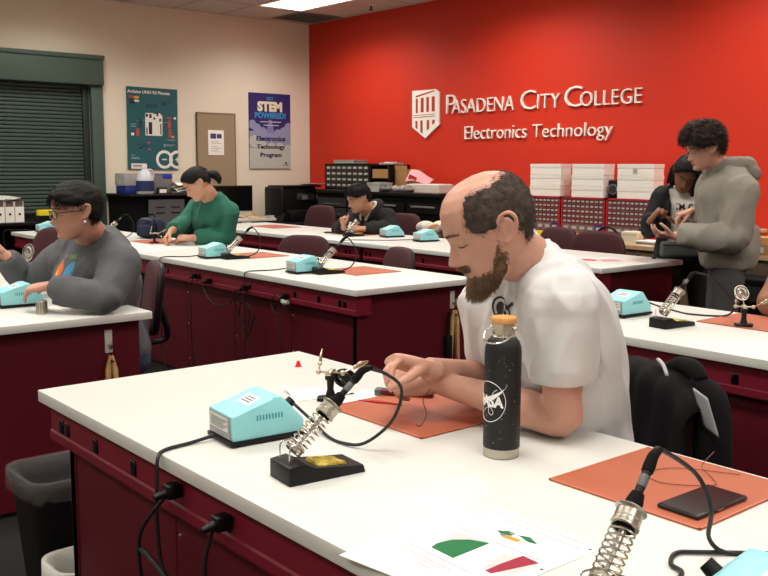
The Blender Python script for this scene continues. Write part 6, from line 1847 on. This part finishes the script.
hoodm = MB(); hoodm.tube([nk + pb.fw * .085 - nu_ * .05 - pb.lat * .04, nk + pb.fw * .05 - pb.lat * .085 + nu_ * .0, nk - pb.fw * .07 - pb.lat * .07 + nu_ * .02, nk - pb.fw * .11 + nu_ * .015, nk - pb.fw * .07 + pb.lat * .07 + nu_ * .02, nk + pb.fw * .05 + pb.lat * .085, nk + pb.fw * .085 - nu_ * .05 + pb.lat * .04], [.014, .03, .04, .045, .04, .03, .014], 12, 4)
hoodm.build('hood', m_hood, pb.root, 180).location = -pb.o
st = MB(); st.tube([nk + pb.fw * .088 - nu_ * .03 + pb.lat * .035, nk + pb.fw * .06 + pb.lat * .062 + nu_ * .02, nk - pb.fw * .04 + pb.lat * .055 + nu_ * .052, nk - pb.fw * .075 + nu_ * .055, nk - pb.fw * .04 - pb.lat * .055 + nu_ * .052, nk + pb.fw * .06 - pb.lat * .062 + nu_ * .02, nk + pb.fw * .088 - nu_ * .03 - pb.lat * .035], .018, 10, 4)
st.build('hood_lining', m_cream, pb.root, 180).location = -pb.o
ce = pb.J['pelvis'].lerp(nk, .72)
on_cloth(hd, pb, ce, pb.lat, nu_, pb.fw, [[(.052, -.16), (.082, -.16), (.082, .11), (.052, .11)]], 'lining_edge', m_cream, lift=.008)
on_cloth(hd, pb, ce, pb.lat, nu_, pb.fw, [[(-.082, -.16), (-.052, -.16), (-.052, .11), (-.082, .11)]], 'lining_edge', m_cream, lift=.008)
on_cloth(hd, pb, ce, pb.lat, nu_, pb.fw, [[(-.052, -.16), (.052, -.16), (.052, .11), (-.052, .11)]], 'shirt_front', mat('dark_tee', '2e2e30', .9), lift=.004)
low = lambda th: interp(aw(th), (0, .5, .9, 1.2, 1.6, 2.0, 2.6, PI), (.046, .044, .026, .006, .008, -.030, -.048, -.052))
dark_hair(pb, 'short_hair', m_black_hair, low, lambda th, z: .018, .004, 1300, .024, .0011, 41, flow=lambda th, z, nr, r: Vector((.4, 0, -.2)), lift=.3)

# ------------------------------------------------------------------ standing man in the grey hoodie
J = dict(head=dp(704, 149, 5.50), neck=dp(724, 169, 5.58), pelvis=dp(729, 250, 5.62), shL=dp(741, 194, 5.40), shR=dp(718, 192, 5.80),
         elL=dp(735, 238, 5.36), elR=dp(722, 222, 5.78), wrL=dp(673, 236, 5.46), wrR=dp(692, 211, 5.72), hipdir=(.6, -.8, 0))
P_ = J['pelvis']
J['pelvis'] = V(P_.x, P_.y, .87)
J['knL'] = V(P_.x + .05, P_.y - .10, .47); J['knR'] = V(P_.x - .10, P_.y + .07, .47); J['anL'] = V(J['knL'].x + .02, J['knL'].y + .0, .09); J['anR'] = V(J['knR'].x + .02, J['knR'].y + .02, .09)
ph = Person('standing man with dark curly hair in a grey hooded sweatshirt, profile', J, .98, 'c79580')
skin = MB(); ph.torso(skin, g=-.008)
for sd in 'LR': ph.arm(skin, sd)
ph.head(skin, facing(4, 16), hs=1.0)
hand(skin, J['wrL'], -RV * .95 + ZV * .1, FV * .3 + ZV * .9, -FV, [(.4, .5, .3)] * 4, .95)
hand(skin, J['wrR'], -RV * .85 - ZV * .25, -ZV * .9 - RV * .3, -FV * .8, [(.55, .6, .3), (.7, .7, .4), (.8, .8, .4), (.9, .8, .4)], .98, thumb=(.8, .3, .6))
fuse('body', skin, .0055, ph.skin, ph.root, 1, origin=ph.o, mats=ph.lipmat())
ph.eyes(brow='1f1612')
m_gh = mat('grey_hoodie', '8d8a80', .95, bump=.3, bscale=350, var=.15, vscale=140)
cl = MB(); ph.torso(cl, g=.042, w=1.04); long_sleeves(ph, cl, .036, end=.90)
up = V(0, 0, 1); Pb = ph.J['pelvis']
loft(cl, [(Pb + V(0, 0, .14), ph.lat_h, ph.fw_h, .185, .155), (Pb - V(0, 0, .02), ph.lat_h, ph.fw_h, .195, .165), (Pb - V(0, 0, .10), ph.lat_h, ph.fw_h, .180, .148)], 28)
cut, c0, nf = neck_cut(ph, .02, .7, .11)
fuse('hooded_sweatshirt', cl, .010, m_gh, ph.root, 3, origin=ph.o, disp=wrinkle(.012, (.2, .2, 1), 3.5, 10, 4, .006, 8))
nk = ph.J['neck']; nu_ = (nk - ph.J['pelvis']).normalized()
hoodm = MB()
hoodm.tube([nk + ph.fw * .10 - nu_ * .03 - ph.lat * .02, nk + ph.fw * .06 - ph.lat * .080 + nu_ * .015, nk - ph.fw * .06 - ph.lat * .085 + nu_ * .02, nk - ph.fw * .135 + nu_ * .0, nk - ph.fw * .06 + ph.lat * .085 + nu_ * .02, nk + ph.fw * .06 + ph.lat * .080 + nu_ * .015, nk + ph.fw * .10 - nu_ * .03 + ph.lat * .02], [.02, .034, .045, .06, .045, .034, .02], 14, 4)
hoodm.ball(nk - ph.fw * .145 - nu_ * .035, .062, (1, 1.1, .9)); hoodm.tube([nk - ph.fw * .06 + ph.lat * .07 - nu_ * .0, nk - ph.fw * .15 + ph.lat * .05 - nu_ * .04, nk - ph.fw * .175 - nu_ * .06], [.04, .045, .03], 12, 4)
hoodm.tube([nk - ph.fw * .06 - ph.lat * .07 - nu_ * .0, nk - ph.fw * .15 - ph.lat * .05 - nu_ * .04, nk - ph.fw * .175 - nu_ * .06], [.04, .045, .03], 12, 4)
fuse('hood', hoodm, .009, m_gh, ph.root, 2, origin=ph.o, disp=wrinkle(.006, (1, 0, 0), 6, 18, 3))
lower_body(ph, mat('grey_trousers', '4a4a4c', .9, bump=.3, bscale=200), m_shoe, r=1.08)
low = lambda th: interp(aw(th), (0, .5, .9, 1.2, 1.6, 1.9, 2.4, PI), (.040, .036, .018, -.002, .004, -.030, -.046, -.050))
dark_hair(ph, 'curly_hair', m_brown_hair, low, lambda th, z: .020 + .028 * max(0, z / .11) + .010 * max(0, math.cos(aw(th))), .018, 3400, .030, .0014, 51, flow=lambda th, z, nr, r: Vector((r.uniform(-1, 1), r.uniform(-1, 1), r.uniform(-.6, .6))), lift=.6, freq=55)

# ------------------------------------------------------------------ standing woman in the dark jacket
J = dict(head=dp(687, 174, 6.05), neck=dp(690, 190, 6.20), pelvis=dp(684, 250, 6.24), shL=dp(708, 201, 6.22), shR=dp(664, 199, 6.22),
         elL=dp(707, 232, 6.10), elR=dp(651, 228, 6.18), wrL=dp(686, 222, 5.94), wrR=dp(651, 220, 5.98), hipdir=(.6407, .7678, 0))
P_ = J['pelvis']; J['pelvis'] = V(P_.x, P_.y, .82)
J['knL'] = V(P_.x + .07, P_.y + .08, .45); J['knR'] = V(P_.x - .07, P_.y - .02, .45); J['anL'] = V(J['knL'].x, J['knL'].y + .02, .09); J['anR'] = V(J['knR'].x, J['knR'].y + .02, .09)
pk = Person('standing woman in a dark jacket over a printed white shirt', J, .90, '7d5238')
skin = MB(); pk.torso(skin, g=-.008)
for sd in 'LR': pk.arm(skin, sd)
hf = (-FV * .86 - RV * .32); tl = math.radians(36)
fwk = hf.normalized() * math.cos(tl) - ZV * math.sin(tl)
pk.head(skin, fwk, (0.16, .2, 1), hs=.97)
hand(skin, J['wrL'], -RV * .9 - FV * .2, ZV * .95, -FV * 1.0, [(.3, .3, .2)] * 4, .92)
hand(skin, J['wrR'], ZV * .6 + RV * .35 - FV * .3, -FV * .2 + RV * .8, RV, [(1.0, .9, .5), (1.1, 1.0, .6), (1.2, 1.1, .6), (1.2, 1.1, .6)], .92, thumb=(.8, .3, .6))
fuse('body', skin, .0055, pk.skin, pk.root, 1, origin=pk.o, mats=pk.lipmat())
pk.eyes(brow='120c0a')
cl = MB(); pk.torso(cl, g=.010, w=1.0, bust=.025)
m_ws = mat('white_tee', 'c9c6c0', .9, bump=.2, bscale=300)
cut, c0, nf = neck_cut(pk, -.005, .9, .11)
ws = fuse('shirt', cl, .010, m_ws, pk.root, 3, origin=pk.o, disp=wrinkle(.005, (.2, .2, 1), 3.5, 10, 4))
m_jk = mat('navy_black_jacket', '14161c', .9, bump=.3, bscale=250)
cl = MB(); pk.torso(cl, g=.030, w=1.04, bust=.025); long_sleeves(pk, cl, .024, end=.90)
Pb = pk.J['pelvis']
loft(cl, [(Pb + V(0, 0, .14), pk.lat_h, pk.fw_h, .17, .14), (Pb - V(0, 0, .02), pk.lat_h, pk.fw_h, .19, .15), (Pb - V(0, 0, .10), pk.lat_h, pk.fw_h, .19, .15)], 28)
cut, c0, nf = neck_cut(pk, .0, .9, .12)
nkk = pk.J['neck']
def openf(c, n):
    r = c - pk.J['pelvis']; x = r.dot(pk.lat); f = r.dot(pk.fw); z = r.z
    return f > .03 and -.150 < x < .06 and (c - pk.J['elR']).length > .13 and (c - pk.J['wrR']).length > .16 and c.z < nkk.z + .05 and (c - pk.J['elL']).length > .12
jk = fuse('jacket', cl, .0095, m_jk, pk.root, 3, origin=pk.o, cut=[openf, lambda c, n: (c - pk.J['neck']).length < .115 and (c - pk.J['neck']).dot(pk.fw) > -.02], disp=wrinkle(.008, (.2, .2, 1), 3.5, 10, 4))
jk.modifiers.new('solid', 'SOLIDIFY').thickness = .004
lower_body(pk, mat('black_trousers', '17171a', .9, bump=.3, bscale=200), m_shoe)
ce = pk.J['pelvis'].lerp(nkk, .66); up = ZV
tm = text_mesh('IM CAT', width=.17, height=.042, extrude=.0, bold=.03)
tb_ = bmesh.new(); tb_.from_mesh(tm); bv = BVHTree.FromPolygons([v.co + pk.o for v in ws.data.vertices], [tuple(p.vertices) for p in ws.data.polygons])
for v in tb_.verts:
    q = ce + pk.lat * (v.co.x - .035) + up * v.co.y + pk.fw * .35; h = bv.ray_cast(q, -pk.fw)
    v.co = (h[0] if h[0] is not None else q - pk.fw * .25) + pk.fw * .004
tb_.to_mesh(tm); tb_.free(); tm.materials.clear(); tm.materials.append(mat('print_black', '16161a', .7)); tx = link('shirt_print', tm, pk.root, 0); tx.location = -pk.o
ms = mat('grey_strap', '6f7174', .6)
sc_ = MB(); sc_.tube([nkk + pk.lat * -.06 + nu_ * .0, nkk - pk.lat * .065 + pk.fw * .09 - ZV * .06, nkk - pk.lat * .07 + pk.fw * .14 - ZV * .2, nkk - pk.lat * .06 + pk.fw * .15 - ZV * .33], .008, 6, 4)
sc_.build('lanyard', ms, pk.root, 180).location = -pk.o
low = lambda th: interp(aw(th), (0, .5, .9, 1.2, 1.6, 2.0, 2.6, PI), (.066, .056, .030, .0, -.030, -.055, -.060, -.060))
def longh(hb):
    q = lambda x, y, z: pk.HM @ (V(x, y, z) * pk.hs)
    for k in range(9):
        y = -.085 + .02 * k; x0 = -.05 - .05 * math.cos(k - 4) * .5
        hb.tube([q(x0, y * .8, .05), q(x0 - .03, y, -.02), q(x0 - .01, y * 1.05, -.08), q(x0 + .01, y * 1.1, -.13)], [.02, .022, .02, .008], 8, 4)
    hb.tube([q(.055, .055, .075), q(.060, .080, .02), q(.045, .088, -.04), q(.03, .085, -.10), q(.03, .08, -.15)], [.016, .022, .024, .022, .010], 10, 4)
    hb.tube([q(.03, .065, .075), q(.02, .09, .02), q(.0, .095, -.05), q(-.01, .09, -.12)], [.02, .026, .028, .012], 10, 4)
    hb.tube([q(-.06, -.02, .10), q(-.075, -.01, .135), q(-.10, .02, .12)], [.02, .026, .016], 10, 4)
dark_hair(pk, 'long_hair', m_black_hair, low, lambda th, z: .014, .005, 1300, .03, .001, 61, flow=lambda th, z, nr, r: Vector((-.3, .3, -.8)), lift=.2, extra=longh)
t = thing('waist_bag', 'grey-green fabric bag held at the waist of the standing woman', 'bag', dp(682, 250, 6.0), math.radians(50))
MB().box((-.14, -.03, -.045), (.10, .03, .055), .02, seg=4).build('pouch', mat('bag_grey', '4e5450', .8, bump=.3, bscale=200), t, 60)
MB().box((-.13, -.033, .030), (.09, -.028, .036), .001).build('zip', M['dark_grey'], t, 0)

# ------------------------------------------------------------------ person cut off by the right edge
pe = at(766, 306, .80)
J = dict(elR=V(pe.x, pe.y + .03, .81), wrR=V(pe.x + .22, pe.y - .10, .82), shR=V(pe.x + .03, pe.y + .22, 1.06), shL=V(pe.x + .38, pe.y + .30, 1.06), elL=V(pe.x + .50, pe.y + .12, .83), wrL=V(pe.x + .32, pe.y - .06, .83),
         neck=V(pe.x + .20, pe.y + .26, 1.13), head=V(pe.x + .20, pe.y + .19, 1.27), pelvis=V(pe.x + .22, pe.y + .36, .52), hipdir=(1, .1, 0))
J['shR'], J['shL'] = J['shR'], J['shL']
# left and right as the person has them: facing -y, the left hand lies towards +x
J['knL'] = J['pelvis'] + V(.12, -.40, 0); J['knR'] = J['pelvis'] + V(-.12, -.40, 0); J['anL'] = V(J['knL'].x, J['knL'].y + .05, .09); J['anR'] = V(J['knR'].x, J['knR'].y + .05, .09)
pr_ = Person('person at the right edge of the photo, only a bare brown elbow in view', J, 1.0, '8a5a3e')
skin = MB(); pr_.torso(skin, g=-.008)
for sd in 'LR': pr_.arm(skin, sd, k2=1.3)
pr_.head(skin, (0, -.85, -.45), hs=1.0)
hand(skin, J['wrR'], V(.9, -.3, 0), -ZV, V(0, -1, 0), [(.4, .4, .3)] * 4, .95)
hand(skin, J['wrL'], V(-.8, -.5, 0), -ZV, V(0, -1, 0), [(.4, .4, .3)] * 4, .95)
fuse('body', skin, .008, pr_.skin, pr_.root, 1, origin=pr_.o, mats=pr_.lipmat())
pr_.eyes(brow='120c0a')
cl = MB(); pr_.torso(cl, g=.022)
hm2 = []
for sd in 'LR':
    a, e = J['sh' + sd], J['el' + sd]; h = a.lerp(e, .5); d = (e - a).normalized(); limb(cl, [a, a.lerp(e, .25), h], [.085, .082, .078], 20); hm2.append((h, d))
cut, c0, nf = neck_cut(pr_, .012, .5, .11)
fuse('t_shirt', cl, .012, mat('navy_tee', '23283a', .9, bump=.2, bscale=300), pr_.root, 3, origin=pr_.o, disp=wrinkle(.006, (.2, .2, 1), 3.5, 10, 4))
lower_body(pr_, mat('dark_jeans', '20232b', .9), m_shoe)
low = lambda th: interp(aw(th), (0, .5, .9, 1.2, 1.6, 2.0, 2.6, PI), (.050, .046, .026, .006, .008, -.030, -.048, -.052))
dark_hair(pr_, 'short_hair', m_black_hair, low, lambda th, z: .010, .003, 500, .015, .0012, 71)

# ================================================================== chair with the black jacket behind the bald man
cj = make_chair('office chair hidden under a black jacket, right of the bald man', (-1.61, 2.09, 0), math.radians(-12))
cj.scale = (.88, 1, .82)
JK = thing('draped_jacket', 'black jacket with pale grey stripe draped over the chair right of the bald man', 'jacket', (-1.61, 2.09, 0), math.radians(-12))
JK.scale = (.92, 1, .86)
def drape(u, v):
    # over the backrest: front flap, top, long rear fall
    th = (u - .5) * 2; w_ = .262 + .03 * max(0, v - .55)
    x = th * w_; e = abs(th) ** 3.5
    if v < .28: t_ = v / .28; y, z = .150 + .01 * t_, .52 + .34 * t_
    elif v < .45: t_ = (v - .28) / .17; a_ = PI * t_; y, z = .235 - .075 * math.cos(a_), .86 + .062 * math.sin(a_)
    else: t_ = (v - .45) / .55; y, z = .31 + .035 * t_, .86 - .60 * t_
    z -= .10 * e * (1 if .15 < v < .7 else .6); 
    fo = .006 * math.sin(u * 11 + v * 4) * (.4 + v) + .006 * math.sin(u * 37 - v * 7)
    y += fo * (1 if v > .45 else -1) - .16 * x * x * 2
    return (x + .008 * math.sin(v * 19 + u * 5), y, z)
MB().grid(drape, 60, 60).build('back', mat('black_jacket', '08080a', .9, bump=.3, bscale=220, spec=.25), JK, 180, solid=.010)
JM = mat('black_jacket', '08080a', .9)
sl_ = MB(); sl_.tube([(.17, .24, .895), (.22, .27, .84), (.25, .26, .70), (.265, .25, .50), (.26, .25, .34)], [.030, .050, .055, .052, .045], 18, 5)
sl_.build('sleeve', JM, JK, 180)
hq = MB(); hq.tube([(.06, .235, .905), (.12, .25, .935), (.17, .25, .93), (.20, .25, .90)], [.018, .028, .030, .024], 12, 4); hq.build('collar', JM, JK, 180)
stp = MB(); stp.grid(lambda u, v: (.235 + .055 * u + .03 * v, .190 + .02 * v, .89 - .12 * v - .02 * u), 6, 14); 
stp.build('pale_panel', mat('jacket_stripe', '9a9ca0', .8), JK, 180, solid=.004)
MB().tube([(.06, .215, .945), (.10, .200, .935), (.13, .190, .905)], .006, 8, 3).build('hanger_loop', mat('loop_grey', 'a8aaac', .5), JK, 180)
